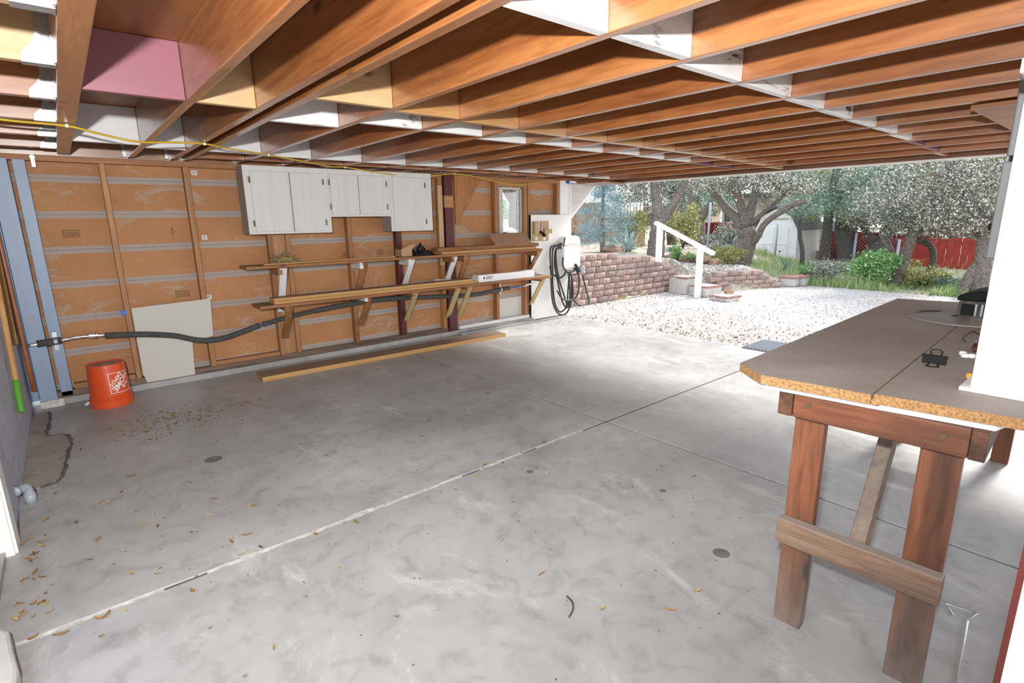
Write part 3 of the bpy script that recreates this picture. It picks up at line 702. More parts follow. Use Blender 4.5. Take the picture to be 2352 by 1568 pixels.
# ================================================================== WALL CABINETS
def cabinet(label, x0, x1, z0, doors, hinges):
    t = thing('wall_cabinet', label, 'cabinet', ((x0+x1)/2, 5.67, z0), 'row of wall cabinets')
    z1 = 1.968
    MB().box(x0, x1, 5.455, 5.672, z0, z1).build('cabinet_body', 'cabside_shaded', t, bevel=.002)
    f = MB(); ds = [x0]+[d for p in doors for d in p]+[x1]
    f.box(x0, x1, 5.44, 5.456, z1-.05, z1).box(x0, x1, 5.44, 5.456, z0, z0+.022)
    for k in range(0, len(ds), 2):
        if ds[k+1]-ds[k] > .012: f.box(ds[k], ds[k+1], 5.44, 5.456, z0+.022, z1-.05)
    f.build('face_frame', 'cab', t, bevel=.001)
    dl = []
    for a, b in doors:
        dl.append((a, b, MB().box(a+.001, b-.001, 5.434, 5.455, z0+.023, z1-.051).build('cabinet_door', 'cab', t, bevel=.0015)))
    for x in hinges:
        d_ = min(dl, key=lambda q: min(abs(q[0]-x), abs(q[1]-x)))[2]
        for z in (z1-.13, z0+.10):
            MB().box(x-.005, x+.005, 5.430, 5.441, z-.027, z+.027).tube([(x-.006, 5.430, z-.029), (x-.006, 5.430, z+.029)], .0035, 8).build('hinge', 'bronze', d_)
    return t
cabinet('tall grey wall cabinet with two doors, left end of the row', 1.365, 2.155, 1.345, ((1.425, 1.772), (1.780, 2.09)), (1.415, 2.10))
cabinet('short middle wall cabinet with two doors in the row', 2.157, 2.825, 1.50, ((2.17, 2.466), (2.472, 2.785)), (2.16, 2.79))
cabinet('tall grey wall cabinet with one door, right end of the row', 2.827, 3.355, 1.338, ((2.865, 3.262), ), (3.27, ))

# ================================================================== PIPE along the wall
pp = thing('insulated_pipe', 'water pipe in black foam sleeves running along the back wall', 'pipe', (2.4, 5.65, .5))
PY = 5.64
main = [(.17, .53), (.35, .512), (.50, .49), (.67, .452), (.80, .40), (.90, .372), (1.0, .365), (1.10, .375), (1.25, .41), (1.40, .45)]
MB().tube(catmull([(x, PY, z) for x, z in main], 6), .026, 12).build('foam_sleeve', 'foam', pp, smooth=True)
main2 = [(1.43, .455), (1.62, .485), (1.86, .52), (2.0, .532)]
MB().tube(catmull([(x, PY, z) for x, z in main2], 6), .023, 12).build('foam_sleeve', 'foam', pp, smooth=True)
main3 = [(1.96, .53), (2.35, .557), (2.7, .567), (3.1, .553)]
MB().tube(catmull([(x, PY-.003, z) for x, z in main3], 6), .027, 12).build('foam_sleeve', 'foam', pp, smooth=True)
main4 = [(3.104, .553), (3.5, .522), (3.85, .50), (4.1, .492), (4.35, .507), (4.52, .52), (4.66, .524)]
MB().tube(catmull([(x, PY-.003, z) for x, z in main4], 6), .027, 12).build('foam_sleeve', 'foam', pp, smooth=True)
MB().tube([(-.27, PY-.05, .535), (-.12, PY-.03, .54)], .029, 12).build('foam_sleeve', 'foam', pp, smooth=True)
mb = MB(); fp = catmull([(-.33, PY-.05, .53), (-.12, PY-.03, .54), (0, PY, .545), (.18, PY, .535)], 6)
mb.tube(fp, [.012+random.uniform(0, .004) for _ in fp], 10); mb.build('foil_wrap', 'foil', pp, smooth=True)
MB().tube([(.06, PY, .545), (.12, PY, .54)], .026, 12).build('foil_wrap', 'foil', pp)
for x, y, z in ((-.155, PY-.035, .538), (4.50, PY-.003, .52)):
    MB().tube([(x-.012, y, z), (x+.012, y, z)], .033, 14).box(x-.015, x+.015, y+.005, y+.03, z-.075, z+.075).build('pipe_clamp', 'galv', pp)
for q in (([(1.39, PY, .447), (1.44, PY, .458)], .014), ([(4.64, PY, .524), (4.92, PY, .528)], .011)): MB().tube(q[0], q[1], 10).build('blue_pipe', 'bluetape', pp, smooth=True)
for q in (([(4.84, PY, .527), (4.87, PY, .527)], .015), ([(4.90, PY, .528), (4.94, PY, .528)], .017)): MB().tube(q[0], q[1], 10).build('pipe_fitting', 'galv', pp, smooth=True)
MB().tube(catmull([(4.93, PY, .528), (5.05, PY, .545), (5.14, PY, .548)], 4), .014, 10).build('white_pipe', 'whiteplastic', pp, smooth=True)

# white board leaning on the wall
o = MB().prism([(0, 0, .09), (.02, 0, 0), (.40, 0, .0), (.42, 0, .31), (.60, 0, .345), (.62, 0, .70), (0, 0, .68)], (0, .008, 0)).build('wall_board', 'offwhite')
o.location = (.385, 5.655, .058); o.rotation_euler = (math.radians(-1.0), 0, 0)
tag(o, 'notched off white board leaning on the studs behind the orange bucket', 'board')

# ================================================================== BUCKET upside down
BK = (.105, 3.72*1.45, 0)
BK = (.125, 5.37, 0)
bk = thing('bucket', 'orange plastic bucket standing upside down by the back wall', 'bucket', BK)
HB, RB, RT = .352, .139, .125
prof = [(RB+.008, 0), (RB+.010, .035), (RB+.010, .06), (RB+.002, .064), (RB+.004, .07), (RB+.004, .088), (RB-.002, .092), (RT+.002, HB-.012), (RT, HB), (RT-.006, HB), (RT-.010, HB-.008)]
MB().lathe([(RB-.004, .0)]+prof, BK, 56).build('bucket_wall', 'orange', bk, smooth=True).modifiers.new('e', 'EDGE_SPLIT').split_angle = .6
MB().lathe([(RT-.010, HB-.008), (.03, HB-.008), (.028, HB-.004), (.0005, HB-.004)], BK, 48).build('bucket_base', 'bucketbase', bk)
mb = MB()
hp = [(BK[0]+(RB+.012)*math.cos(a), BK[1]+(RB+.012)*math.sin(a), .072-.05*math.sin((a-PI*.80)/(PI*.75)*PI)) for a in np.linspace(PI*.80, PI*1.28, 12)]
mb.tube(hp[4:], .0028, 8); wh_ = mb.build('wire_handle', 'chrome', bk, smooth=True)
gp = Vector(hp[4]); MB().tube([gp+Vector((-.026, -.004, -.012)), gp+Vector((.004, 0, .002))], .010, 10).build('handle_grip', 'sticker', wh_, smooth=True)
# printed logo, wrapped on the tapered side, upside down like the bucket
def text_faces(txt, size, bold=.02, sx=1.0):
    c = bpy.data.curves.new('t', 'FONT'); c.body = txt; c.size = size; c.align_x = 'CENTER'; c.offset = bold*size; c.resolution_u = 4
    o = bpy.data.objects.new('t', c); COL.objects.link(o); dg = bpy.context.evaluated_depsgraph_get(); dg.update()
    me = bpy.data.meshes.new_from_object(o.evaluated_get(dg)); bpy.data.objects.remove(o)
    bm = bmesh.new(); bm.from_mesh(me); bmesh.ops.triangulate(bm, faces=bm.faces[:]); bmesh.ops.subdivide_edges(bm, edges=[e for e in bm.edges if e.calc_length() > .03], cuts=2, use_grid_fill=True)
    bmesh.ops.triangulate(bm, faces=bm.faces[:])
    v = [(p.co.x*sx, p.co.y) for p in bm.verts]; f = [tuple(q.index for q in fc.verts) for fc in bm.faces]; bm.free(); return v, f
def wrap(u, v):   # u: along the girth, v: up, logo centre at angle A0
    A0 = math.radians(-55); zc = .200
    z = zc+v; r = RB-.002+(RT+.002-RB+.002)*((z-.092)/(HB-.104))+.0012
    a = A0+u/r; return (BK[0]+r*math.cos(a), BK[1]+r*math.sin(a), z)
vs_, fs_ = [], []
ca, sa = math.cos(math.radians(45)), math.sin(math.radians(45))
for txt, wd_, ht_, yy, xx in (('THE', .068, .026, .042, -.004), ('HOME', .172, .046, .0, .0), ('DEPOT', .128, .030, -.044, .006)):
    v, f = text_faces(txt, 1.0, .03, 1.0); o_ = len(vs_)
    x0_, x1_ = min(p[0] for p in v), max(p[0] for p in v); y0_, y1_ = min(p[1] for p in v), max(p[1] for p in v)
    for x, y in v:
        X = (x-(x0_+x1_)/2)/(x1_-x0_)*wd_+xx; Y = (y-(y0_+y1_)/2)/(y1_-y0_)*ht_+yy
        X, Y = X*ca-Y*sa, X*sa+Y*ca
        vs_.append(wrap(-X, -Y))
    fs_ += [tuple(i+o_ for i in t) for t in f]
MB().add(vs_, fs_).build('logo_lettering', 'print', bk)
mb = MB(); Q = .082; tn = .0022; seg = 12
def strip(p, q, wdt):
    P = []; 
    for k in range(seg+1):
        t = k/seg; u = p[0]+(q[0]-p[0])*t; v = p[1]+(q[1]-p[1])*t
        nx, ny = (0, wdt) if abs(q[0]-p[0]) > abs(q[1]-p[1]) else (wdt, 0)
        P += [wrap(u-nx, v-ny), wrap(u+nx, v+ny)]
    mb.add(P, [(2*k, 2*k+2, 2*k+3, 2*k+1) for k in range(seg)])
for p, q in (((-Q, -Q), (Q, -Q)), ((Q, -Q), (Q, Q)), ((Q, Q), (-Q, Q)), ((-Q, Q), (-Q, -Q))): strip(p, q, tn)
mb.build('logo_frame', 'print', bk)

# ================================================================== TOOLS hanging on the left wall
def handle(name, label, p, q, r, mat, extra):
    t = thing(name, label, 'tool', p)
    P, Q_ = Vector(p), Vector(q)
    pts = [P+(Q_-P)*k/8 for k in range(9)]; d = (Q_-P).normalized()
    MB().tube([P-d*.004]+pts, [r*.7]+[r]*9, 14).build('handle', mat, t, smooth=True)
    extra(t, P, Q_, d); return t
def rake_extra(t, P, Q_, d):
    MB().tube([P-d*.006, P, P+d*.02, P+d*.20, P+d*.205], [.012, .0185, .0195, .0185, .016], 14).build('rubber_grip', 'green', t, smooth=True)
    mb = MB().bar(Q_+Vector((0, -.16, 0)), Q_+Vector((0, .16, 0)), .02, .02)
    for k in range(9): mb.bar(Q_+Vector((0, -.16+k*.04, 0)), Q_+Vector((.06, -.16+k*.04, .01)), .006, .006)
    mb.build('rake_head', 'galv', t)
def shovel_extra(t, P, Q_, d):
    MB().prism([Q_+Vector((0, -.02, 0)), Q_+Vector((0, .02, 0)), Q_+Vector((0, .085, .06)), Q_+Vector((0, .08, .22)), Q_+Vector((0, 0, .29)), Q_+Vector((0, -.08, .22)), Q_+Vector((0, -.085, .06))], (.008, 0, 0)).build('shovel_blade', 'greyboard', t)
def hoe_extra(t, P, Q_, d):
    MB().tube([Q_, Q_+Vector((0, .02, .05)), Q_+Vector((.04, .02, .06))], .01, 8).box(Q_.x+.03, Q_.x+.035, Q_.y-.06, Q_.y+.10, Q_.z-.02, Q_.z+.12).build('hoe_blade', 'galv', t)
handle('garden_rake', 'long pale wooden handled rake with green grip on the block wall', (-.355, 4.43, .31), (-.355, 4.98, 1.62), .0165, 'handle1', rake_extra)
handle('garden_hoe', 'hoe with short tan wooden handle hanging behind the green gripped rake', (-.36, 5.10, .63), (-.36, 5.33, 1.60), .0165, 'handle3', hoe_extra)
handle('garden_shovel', 'shovel with varnished red brown handle in front of blue posts', (-.345, 5.53, .175), (-.352, 5.53, 1.62), .0155, 'handle2', shovel_extra)
hk = thing('tool_rail', 'narrow wall rail holding the hanging garden tools', 'rail', (-.38, 5.0, 1.5))
MB().box(-.384, -.374, 4.6, 5.55, 1.50, 1.56).build('rail', 'galv', hk)
for y in (4.95, 5.32, 5.52): MB().tube(catmull([(-.374, y+.025, 1.53), (-.335, y+.025, 1.53), (-.325, y+.02, 1.545)], 4), .004, 6).build('hook', 'galv', hk)
cl = thing('water_valve', 'small grey metal water valve and tube between the blue boards', 'valve', (-.36, 5.60, 1.0))
MB().tube([(-.362, 5.625, .62), (-.362, 5.625, 1.05)], .009, 8).build('riser_tube', 'galv', cl); MB().tube([(-.385, 5.60, 1.03), (-.34, 5.60, 1.03)], .018, 10).box(-.38, -.345, 5.585, 5.615, 1.05, 1.062).build('valve_body', 'galv', cl)
# grey plastic elbow at the foot of the wall
el = thing('pipe_elbow', 'grey plastic pipe elbow at the foot of the block wall', 'pipe', (-.36, 3.68, 0))
MB().tube(catmull([(-.386, 3.60, .105), (-.37, 3.62, .103), (-.345, 3.65, .095), (-.338, 3.66, .06), (-.337, 3.662, -.002)], 6), .022, 14).build('elbow_bend', 'pvc', el, smooth=True)
for q in ([(-.337, 3.662, .0), (-.337, 3.661, .055)], [(-.386, 3.60, .104), (-.376, 3.613, .104)]): MB().tube(q, .0255, 14).build('elbow_collar', 'pvc', el, smooth=True)

# ================================================================== CHARGER
pn = struct(part('trim_4', 'whitegloss', (5.07, 5.885, 5.645, 5.66, .02, 1.505), None, .003))
MB().box(5.07, 5.885, 5.6435, 5.6445, .605, .609).build('panel_seam', 'greyboard', pn)
MB().box(5.055, 5.072, 5.645, 5.672, .02, 1.505).build('panel_edge', 'dark', pn)
rk = thing('wooden_rack', 'small pale plywood rack screwed to the white panel', 'rack', (5.25, 5.64, 1.15))
MB().box(5.09, 5.40, 5.628, 5.644, 1.14, 1.415).build('rack_back', 'pineX', rk, bevel=.002)
MB().box(5.105, 5.185, 5.60, 5.628, 1.24, 1.41).build('rack_block', 'pineZ', rk, bevel=.002); MB().box(5.225, 5.262, 5.60, 5.628, 1.24, 1.41).build('rack_block', 'joistZ', rk, bevel=.002)
MB().box(5.19, 5.222, 5.622, 5.629, 1.28, 1.415).build('rack_slot', 'whiteplastic', rk)
MB().box(5.285, 5.43, 5.585, 5.628, 1.245, 1.305).build('rack_block', 'pineX', rk, bevel=.002)
for x, z in ((5.155, 1.18), (5.31, 1.175)):
    MB().tube([(x, 5.63, z), (x, 5.622, z)], .021, 16).build('peg_cap', 'whiteplastic', rk)
kn = thing('utility_knife', 'small black folding knife lying in the plywood rack', 'knife', (5.24, 5.60, 1.235))
MB().bar((5.205, 5.595, 1.275), (5.305, 5.595, 1.215), .03, .028, (0, 1, 0)).build('knife_handle', 'dark', kn, bevel=.006)
MB().tube([(5.245, 5.58, 1.235), (5.27, 5.578, 1.21)], .018, 8).build('knife_guard', 'dark', kn)
ev = thing('car_charger', 'rounded white wall box car charger with black cable', 'charger', (5.80, 5.645, .95))
def rrect(x0, x1, z0, z1, rt, rb, y, n=6):
    P = []
    for cx, cz_, r, a0 in ((x1-rb, z0+rb, rb, -90), (x1-rt, z1-rt, rt, 0), (x0+rt, z1-rt, rt, 90), (x0+rb, z0+rb, rb, 180)):
        for k in range(n+1):
            a = math.radians(a0+90*k/n); P.append((cx+r*math.cos(a), y, cz_+r*math.sin(a)))
    return P
cc0 = MB().prism(rrect(5.61, 5.975, .72, 1.20, .10, .05, 5.53), (0, .115, 0)).build('charger_case', 'whiteplastic', ev, bevel=.018, smooth=False)
cc_ = cc0
MB().tube(catmull([(5.64, 5.524, 1.05), (5.72, 5.524, 1.075), (5.80, 5.524, 1.08), (5.88, 5.524, 1.07), (5.94, 5.524, 1.04)], 4), .003, 6).build('case_seam', 'greyboard', cc_)
MB().box(5.70, 5.90, 5.55, 5.64, .64, .725).build('cable_gland', 'whiteplastic', ev, bevel=.01)
MB().tube(catmull([(5.635, 5.535, 1.17), (5.622, 5.53, 1.13), (5.615, 5.53, 1.05)], 5), .008, 8).build('cable_hook', 'dark', ev)
C1 = [(5.58, 5.545, 1.10), (5.50, 5.55, 1.09), (5.37, 5.54, 1.06), (5.335, 5.53, .961), (5.34, 5.52, .724), (5.352, 5.52, .462), (5.385, 5.52, .248), (5.47, 5.52, .10), (5.577, 5.52, .05), (5.669, 5.52, .065), (5.74, 5.52, .15), (5.79, 5.53, .30), (5.80, 5.55, .62)]
C2 = [(5.60, 5.555, 1.08), (5.45, 5.56, 1.06), (5.40, 5.55, .95), (5.395, 5.54, .72), (5.40, 5.54, .50), (5.44, 5.54, .25), (5.52, 5.54, .11), (5.61, 5.54, .10), (5.69, 5.54, .17), (5.64, 5.53, .30), (5.53, 5.53, .55), (5.46, 5.53, .82), (5.47, 5.54, 1.02), (5.58, 5.56, 1.06)]
C3 = [(5.60, 5.57, 1.03), (5.50, 5.57, 1.02), (5.46, 5.56, .94), (5.462, 5.56, .767), (5.507, 5.56, .596), (5.569, 5.56, .388), (5.631, 5.56, .22), (5.725, 5.56, .132), (5.77, 5.55, .26), (5.755, 5.55, .64)]
C4 = [(5.45, 5.51, 1.02), (5.45, 5.505, .96), (5.50, 5.5, .90), (5.61, 5.5, .66+.20), (5.714, 5.5, .68+.20), (5.78, 5.53, .70)]
C4 = [(5.60, 5.53, .90), (5.57, 5.51, .80), (5.61, 5.50, .715), (5.70, 5.50, .675), (5.80, 5.50, .685), (5.86, 5.52, .72)]
C5 = [(5.36, 5.565, .78), (5.394, 5.565, .70), (5.438, 5.565, .655), (5.557, 5.565, .596), (5.655, 5.565, .63), (5.69, 5.565, .68), (5.70, 5.57, .72)]
C6 = [(5.70, 5.54, .70), (5.721, 5.53, .60), (5.712, 5.53, .45), (5.70, 5.53, .28), (5.72, 5.53, .17)]
C7 = [(5.755, 5.54, .70), (5.772, 5.51, .55), (5.792, 5.51, .37), (5.775, 5.51, .26), (5.70, 5.52, .17)]
C8 = [(5.45, 5.50, .424), (5.539, 5.495, .308), (5.661, 5.49, .261), (5.786, 5.49, .261), (5.879, 5.49, .339), (5.907, 5.49, .50), (5.893, 5.49, .60), (5.86, 5.50, .68), (5.82, 5.52, .72)]
C9 = [(5.985, 5.50, .62), (6.02, 5.50, .52), (6.071, 5.5, .387), (6.142, 5.5, .178), (6.026, 5.5, .15), (5.897, 5.5, .17), (5.817, 5.5, .232), (5.72, 5.51, .30)]
for C in (C1, C2, C3, C4, C5, C6, C7, C8, C9):
    MB().tube(catmull(C, 7), .0125, 9).build('cable_loop', 'rubber', ev, smooth=True)
ph_ = MB().tube([(5.83, 5.50, .78), (5.88, 5.50, .72), (5.91, 5.50, .66)], [.02, .03, .022], 10).build('plug_handle', 'rubber', ev, smooth=True)
MB().tube([(5.93, 5.49, .72), (5.99, 5.48, .64)], .032, 12).tube([(5.95, 5.47, .75), (5.985, 5.46, .70)], .02, 10).build('plug_head', 'galv', ph_)

# ================================================================== WORKBENCH (turned 2.7 degrees)
TH = math.radians(2.7)
wb = thing('workbench', 'wooden workbench with dusty particle board top and red brown legs', 'workbench', (1.82, .46, 0))
wb.rotation_euler = (0, 0, TH); wb['_base'] = (0, 0, 0)
def W(x, y):   # world plan point to bench plan point
    dx, dy = x-1.82, y-.46; return (dx*math.cos(TH)+dy*math.sin(TH), -dx*math.sin(TH)+dy*math.cos(TH))
def wpart(name, mat, b, label=None, bevel=.003):
    o = MB().box(*b).build(name, mat, wb, bevel=bevel, local=True)
    if label: o['label'] = label
    return o
wpart('leg', 'legwood', (.00, .042, .135, .225, 0, .885), 'red brown board leg, grey at the foot')
wpart('leg', 'legwood', (.00, .042, -.215, -.118, 0, .885), 'red brown board leg, grey at the foot')
wpart('leg', 'benchZ', (2.24, 2.32, .27, .35, 0, .885)); wpart('leg', 'benchZ', (2.24, 2.32, -.22, -.14, 0, .885))
apr = wpart('apron', 'benchY', (-.042, -.002, -.225, .222, .80, .884)); wpart('apron', 'benchY', (2.33, 2.37, -.22, .35, .80, .884))
wpart('side_rail', 'charX', (-.045, 2.36, .224, .268, .80, .884)); wpart('side_rail', 'charX', (-.045, 2.36, -.262, -.226, .80, .884))
wpart('stretcher', 'greyY', (-.046, -.002, -.225, .232, .335, .425), 'weathered grey cross board between the front legs', .004)
wpart('stretcher', 'greyY', (2.19, 2.235, -.20, .33, .32, .41))
MB().bar((.065, .01, .36), (.62, .045, .875), .085, .045, (0, 1, 0)).build('diagonal_brace', 'greyX', wb, local=True, bevel=.003)
for y in (.175, -.17):
    for z in (.85, ):
        MB().tube([(-.042, y, z), (-.046, y, z)], .008, 10).build('nail_head', 'bronze', apr, local=True)
wf = [W(1.798, .885), W(1.705, .765), W(1.742, .46)]
wr = [W(1.757, .456), W(1.83, -.06)]
far_l, far_s, far_r = W(3.93, .972), W(4.02, .575), W(4.12, .02)
def slab_top(poly, z0, z1, name, mats, bev=.0):
    mb = MB().prism([(x, y, z0) for x, y in poly], (0, 0, z1-z0)); o = mb.build(name, mats[0], wb, local=True)
    o.data.materials.append(M[mats[1]])
    for p in o.data.polygons: p.material_index = 0 if abs(p.normal.z) > .5 else 1
    return o
pl = [wf[0], wf[1], wf[2], (far_s[0], far_s[1]-.002), far_l]
pr_ = [wr[0], wr[1], far_r, (far_s[0], far_s[1]-.005)]
slab_top(pl[::-1][::-1], .907, .937, 'particle_board_top', ('top', 'chip')); slab_top(pr_, .907, .937, 'particle_board_top', ('top', 'chip'))
q_ = [W(1.757, .4565), W(1.742, .4595), (far_s[0], far_s[1]-.002), (far_s[0], far_s[1]-.005)]
MB().prism([(x, y, .915) for x, y in q_[::-1]], (0, 0, .019)).build('seam_strip', 'jointdirt', wb, local=True)  # dark strip filling the gap between the two top boards
ins = [W(1.80, .86), W(1.735, .76), W(1.775, .45), W(1.815, .19), W(1.90, .17), W(4.0, .2), W(3.93, .955)]
MB().prism([(x, y, .885) for x, y in ins], (0, 0, .0215)).build('under_board', 'whitegloss', wb, local=True, bevel=.002)
MB().blob((W(1.765, .452)[0], W(1.765, .452)[1], .915), (.022, .016, .012), 9, 6, .3).build('chipped_corner', 'chip', wb, local=True)

# things on the bench
ZB = .937
cp_ = thing('binder_clip', 'black binder clip with wire arms lying on the workbench', 'clip', (2.28, .43, ZB))
cp_.rotation_euler = (0, 0, math.radians(-82))
MB().prism([(-.034, -.014, 0), (-.034, .014, 0), (-.034, .003, .026), (-.034, -.003, .026)], (.068, 0, 0)).build('clip_body', 'dark', cp_, local=True, bevel=.001)
MB().tube([(-.036, .0, .027), (.036, .0, .027)], .0035, 8).build('clip_spine', 'dark', cp_, local=True)
for s_, z0, up in ((1, .006, .5), (-1, .004, 0)):
    arm = [(-.014, .014), (-.012, .04), (-.017, .062), (-.008, .072), (.008, .072), (.017, .062), (.012, .04), (.014, .014)]
    MB().tube(catmull([(a, s_*b, z0+(b-.014)*up) for a, b in arm], 4), .0019, 6).build('clip_arm', 'dark', cp_, local=True)
mach = thing('bench_machine', 'dark domed machine cover standing at the far end of the bench', 'machine', (3.55, .49, ZB))
def arch(w_, h_, l0, l1, z0, k=10, bow=.03):
    mb = MB(); P = []
    for a in range(k+1):
        t = a/k; P.append((-w_/2+w_*t, z0+h_+bow*math.sin(PI*t)))
    poly = [(l0, -w_/2, z0)] + [(l0, y, z) for y, z in P] + [(l0, w_/2, z0)]
    mb.prism(poly[::-1], (l1-l0, 0, 0)); return mb
arch(.20, .075, -.12, .14, .002).build('machine_body', 'barkdark', mach, local=True, bevel=.006)
arch(.215, .022, -.128, .15, .082, bow=.032).build('machine_lid', 'dark', mach, local=True, bevel=.008)
MB().box(-.129, -.12, .035, .085, .012, .068).build('window_panel', 'dark', mach, local=True, bevel=.003)
for y in (.028, .005, -.01): MB().box(-.128, -.12, y-.004, y+.004, .01, .07).build('chrome_strip', 'chrome', mach, local=True)
MB().tube(catmull([(-.12, .10, .006), (-.17, .11, .004), (-.14, .06, .01)], 4), .004, 6).build('power_cord', 'rubber', mach, local=True)
mb = MB(); P = []
for k in range(28):
    a = 2*PI*k/28; P.append((3.33+.20*math.cos(a), .545+.20*math.sin(a)*(1+.10*math.cos(3*a)), ZB))
tag(MB().prism(P, (0, 0, .006)).build('oval_plate', plain('dull_plate', (.30, .29, .28), .5), bevel=.002), 'thin grey oval plate in front of the domed machine on the bench', 'plate')
tag(MB().tube(catmull([(2.74, .425, ZB+.003), (2.84, .452, ZB+.003), (3.0, .45, ZB+.006), (2.95, .41, ZB+.004), (3.1, .36, ZB+.003)], 6), .0022, 6).build('wire_scrap', 'rubber'), 'loose dark wire scrap on the bench near the white cabinet', 'wire')
tag(MB().tube(catmull([(3.25, .70, ZB+.003), (3.45, .75, ZB+.003), (3.55, .68, ZB+.003)], 6), .003, 6).build('wire_scrap', 'rubber'), 'thin black cord curling beside the oval plate on the bench', 'wire')
sc = thing('screwdriver', 'brown handled tool lying at the foot of the white cabinet', 'tool', (2.62, .375, ZB))
MB().tube([(2.56, .368, ZB+.012), (2.63, .378, ZB+.012), (2.68, .385, ZB+.012)], [.008, .012, .007], 8).build('handle', 'benchX', sc, smooth=True); MB().tube([(2.68, .385, ZB+.012), (2.76, .40, ZB+.008)], .003, 6).build('shank', 'galv', sc)
for k, (x, y) in enumerate(((2.50, .392), (2.465, .380), (2.475, .362))):
    t_ = thing('white_cap', 'small white round cap on the bench by the white cabinet', 'cap', (x, y, ZB), 'white caps on the bench')
    MB().lathe([(.011, 0), (.011, .010), (.008, .013), (.0005, .013)], (x, y, ZB), 14).build('cap_top', 'whiteplastic', t_, smooth=True)
    MB().tube([(x+.010, y, ZB+.005), (x+.02, y, ZB+.004)], .004, 6).build('cap_stem', 'dark', t_)
tag(MB().lathe([(.007, 0), (.008, .010), (.005, .016), (.0005, .016)], (2.15, .312, ZB), 12).build('ear_plug', plain('orange_foam', (.75, .32, .05), .7), smooth=True), 'small orange foam plug on the bench against the white cabinet', 'ear plug')

# tall white cabinet standing on the bench, and the grey duct behind it
wc = thing('tall_cabinet', 'tall plain white cabinet standing on the right of the workbench', 'cabinet', (2.03, .1, ZB))
MB().box(2.01, 2.40, -.45, .285, ZB+.012, 1.80).build('cabinet_body', 'whitepaint', wc, bevel=.002)
MB().box(1.975, 2.42, -.47, .305, ZB+.0005, ZB+.0125).build('base_board', 'whitepaint', wc, bevel=.002)
MB().box(1.97, 2.42, -.47, .298, 1.80, 1.835).build('top_board', 'whitepaint', wc, bevel=.002)
gd = thing('metal_duct', 'grey metal duct and box hanging behind the white cabinet', 'duct', (2.47, .34, 1.30))
MB().box(2.43, 2.60, .10, .368, 1.295, 1.612).build('duct_box', 'ductgrey', gd, bevel=.004)
MB().box(2.44, 2.59, .12, .364, 1.628, 1.975).build('duct_sheet', 'ductgrey', gd, bevel=.006)
MB().box(2.44, 2.58, .12, .355, 1.61, 1.63).build('duct_gap_fill', 'dark', gd)  # dark piece filling the gap between box and duct sheet
MB().tube([(2.5, .366, 1.40), (2.5, .385, 1.40)], .012, 8).build('latch', 'dark', gd)
# door frame post at the right edge, close to the camera
dp = struct(MB().box(.985, 1.02, -.16, .0425, 0, 1.95).build('trim_5', 'whitepaint', bevel=.002))
MB().box(.987, 1.02, .0425, .0505, 0, 1.95).build('painted_edge', 'rust', dp)
# bent wire hook on the floor
tag(MB().tube([(2.308, .255, .004), (2.364, .291, .006), (2.383, .198, .006), (2.31, .213, .006), (2.169, .198, .006), (1.90, .173, .004)], .0035, 8).build('wire_hook', 'chrome'), 'bent chrome wire rod lying on the floor right of the bench leg', 'wire')

# ================================================================== LEAVES AND BITS ON THE FLOOR
def leafmesh(l, wd, curl, bend):
    mb = MB(); n = 5; vs = []
    for i in range(n+1):
        t = i/n; ww = wd*math.sin(PI*min(.999, t*.94+.03))**.8; x = (t-.5)*l; y0 = bend*math.sin(PI*t)
        z = .003+curl*(2*t-1)**2
        vs += [(x, y0-ww, z+.004+curl*.4), (x, y0, z), (x, y0+ww, z+.004+curl*.4)]
    f = []
    for i in range(n):
        a = i*3; f += [(a, a+3, a+4, a+1), (a+1, a+4, a+5, a+2)]
    return mb.add(vs, f).mesh('dry_leaf', 'dryleaf')
LM = [leafmesh(.05, .008, .004, .002), leafmesh(.038, .009, .006, .0), leafmesh(.06, .007, .003, .005), leafmesh(.03, .010, .003, -.002)]
rl = random.Random(11)
spots = []
for _ in range(120): spots.append((rl.gauss(.42, .20), rl.gauss(4.58, .14)))
for _ in range(22): spots.append((rl.gauss(.95, .12), rl.gauss(4.62, .10)))
for _ in range(64):
    y = rl.uniform(2.0, 4.6); spots.append((-.34+rl.random()**1.6*1.5*(.5+.5*(y-1.8)/2.8), y))
for _ in range(26): spots.append((-.36+rl.random()*.10, rl.uniform(2.5, 3.2)))
for _ in range(22): spots.append((rl.uniform(-.25, 2.6), JY+rl.gauss(-.015, .035)))
for _ in range(12): spots.append((rl.uniform(.6, 2.6), rl.uniform(1.4, 4.6)))
spots += [(1.33, 1.42), (1.36, 1.12), (1.55, .95), (1.72, .94), (.35, 1.75), (.75, 1.6), (2.2, 1.45)]
k = 0
for x, y in spots:
    if x < -.37 or y > 5.4 or (abs(x-BK[0]) < .2 and abs(y-BK[1]) < .2): continue
    o = inst('dry_leaf', LM[k % 4], None, (x, y, .001), (rl.uniform(-.1, .1), rl.uniform(-.1, .1), rl.uniform(0, 6.28)))
    s_ = rl.uniform(.6, 1.1)*(.75 if y > 4.3 else .85); o.scale = (s_, s_, s_)
    tag(o, 'small dry brown leaf lying on the concrete floor', 'leaf', 'dry leaves scattered on the floor'); k += 1
mb = MB()
for _ in range(420):
    if rl.random() < .5: x, y = rl.gauss(.45, .28), rl.gauss(4.55, .2)
    elif rl.random() < .6: x, y = rl.uniform(-.36, 2.4), rl.uniform(2.4, 5.2)
    else: x, y = rl.uniform(.2, 2.8), rl.uniform(.7, 2.4)
    if x < -.36: continue
    a = rl.uniform(0, 6.28); l = rl.uniform(.002, .010)
    mb.bar((x, y, .002), (x+l*math.cos(a), y+l*math.sin(a), .003), .003, .003)
tag(mb.build('floor_crumbs', 'jointdirt', floor), None, None, None, 'stuff')
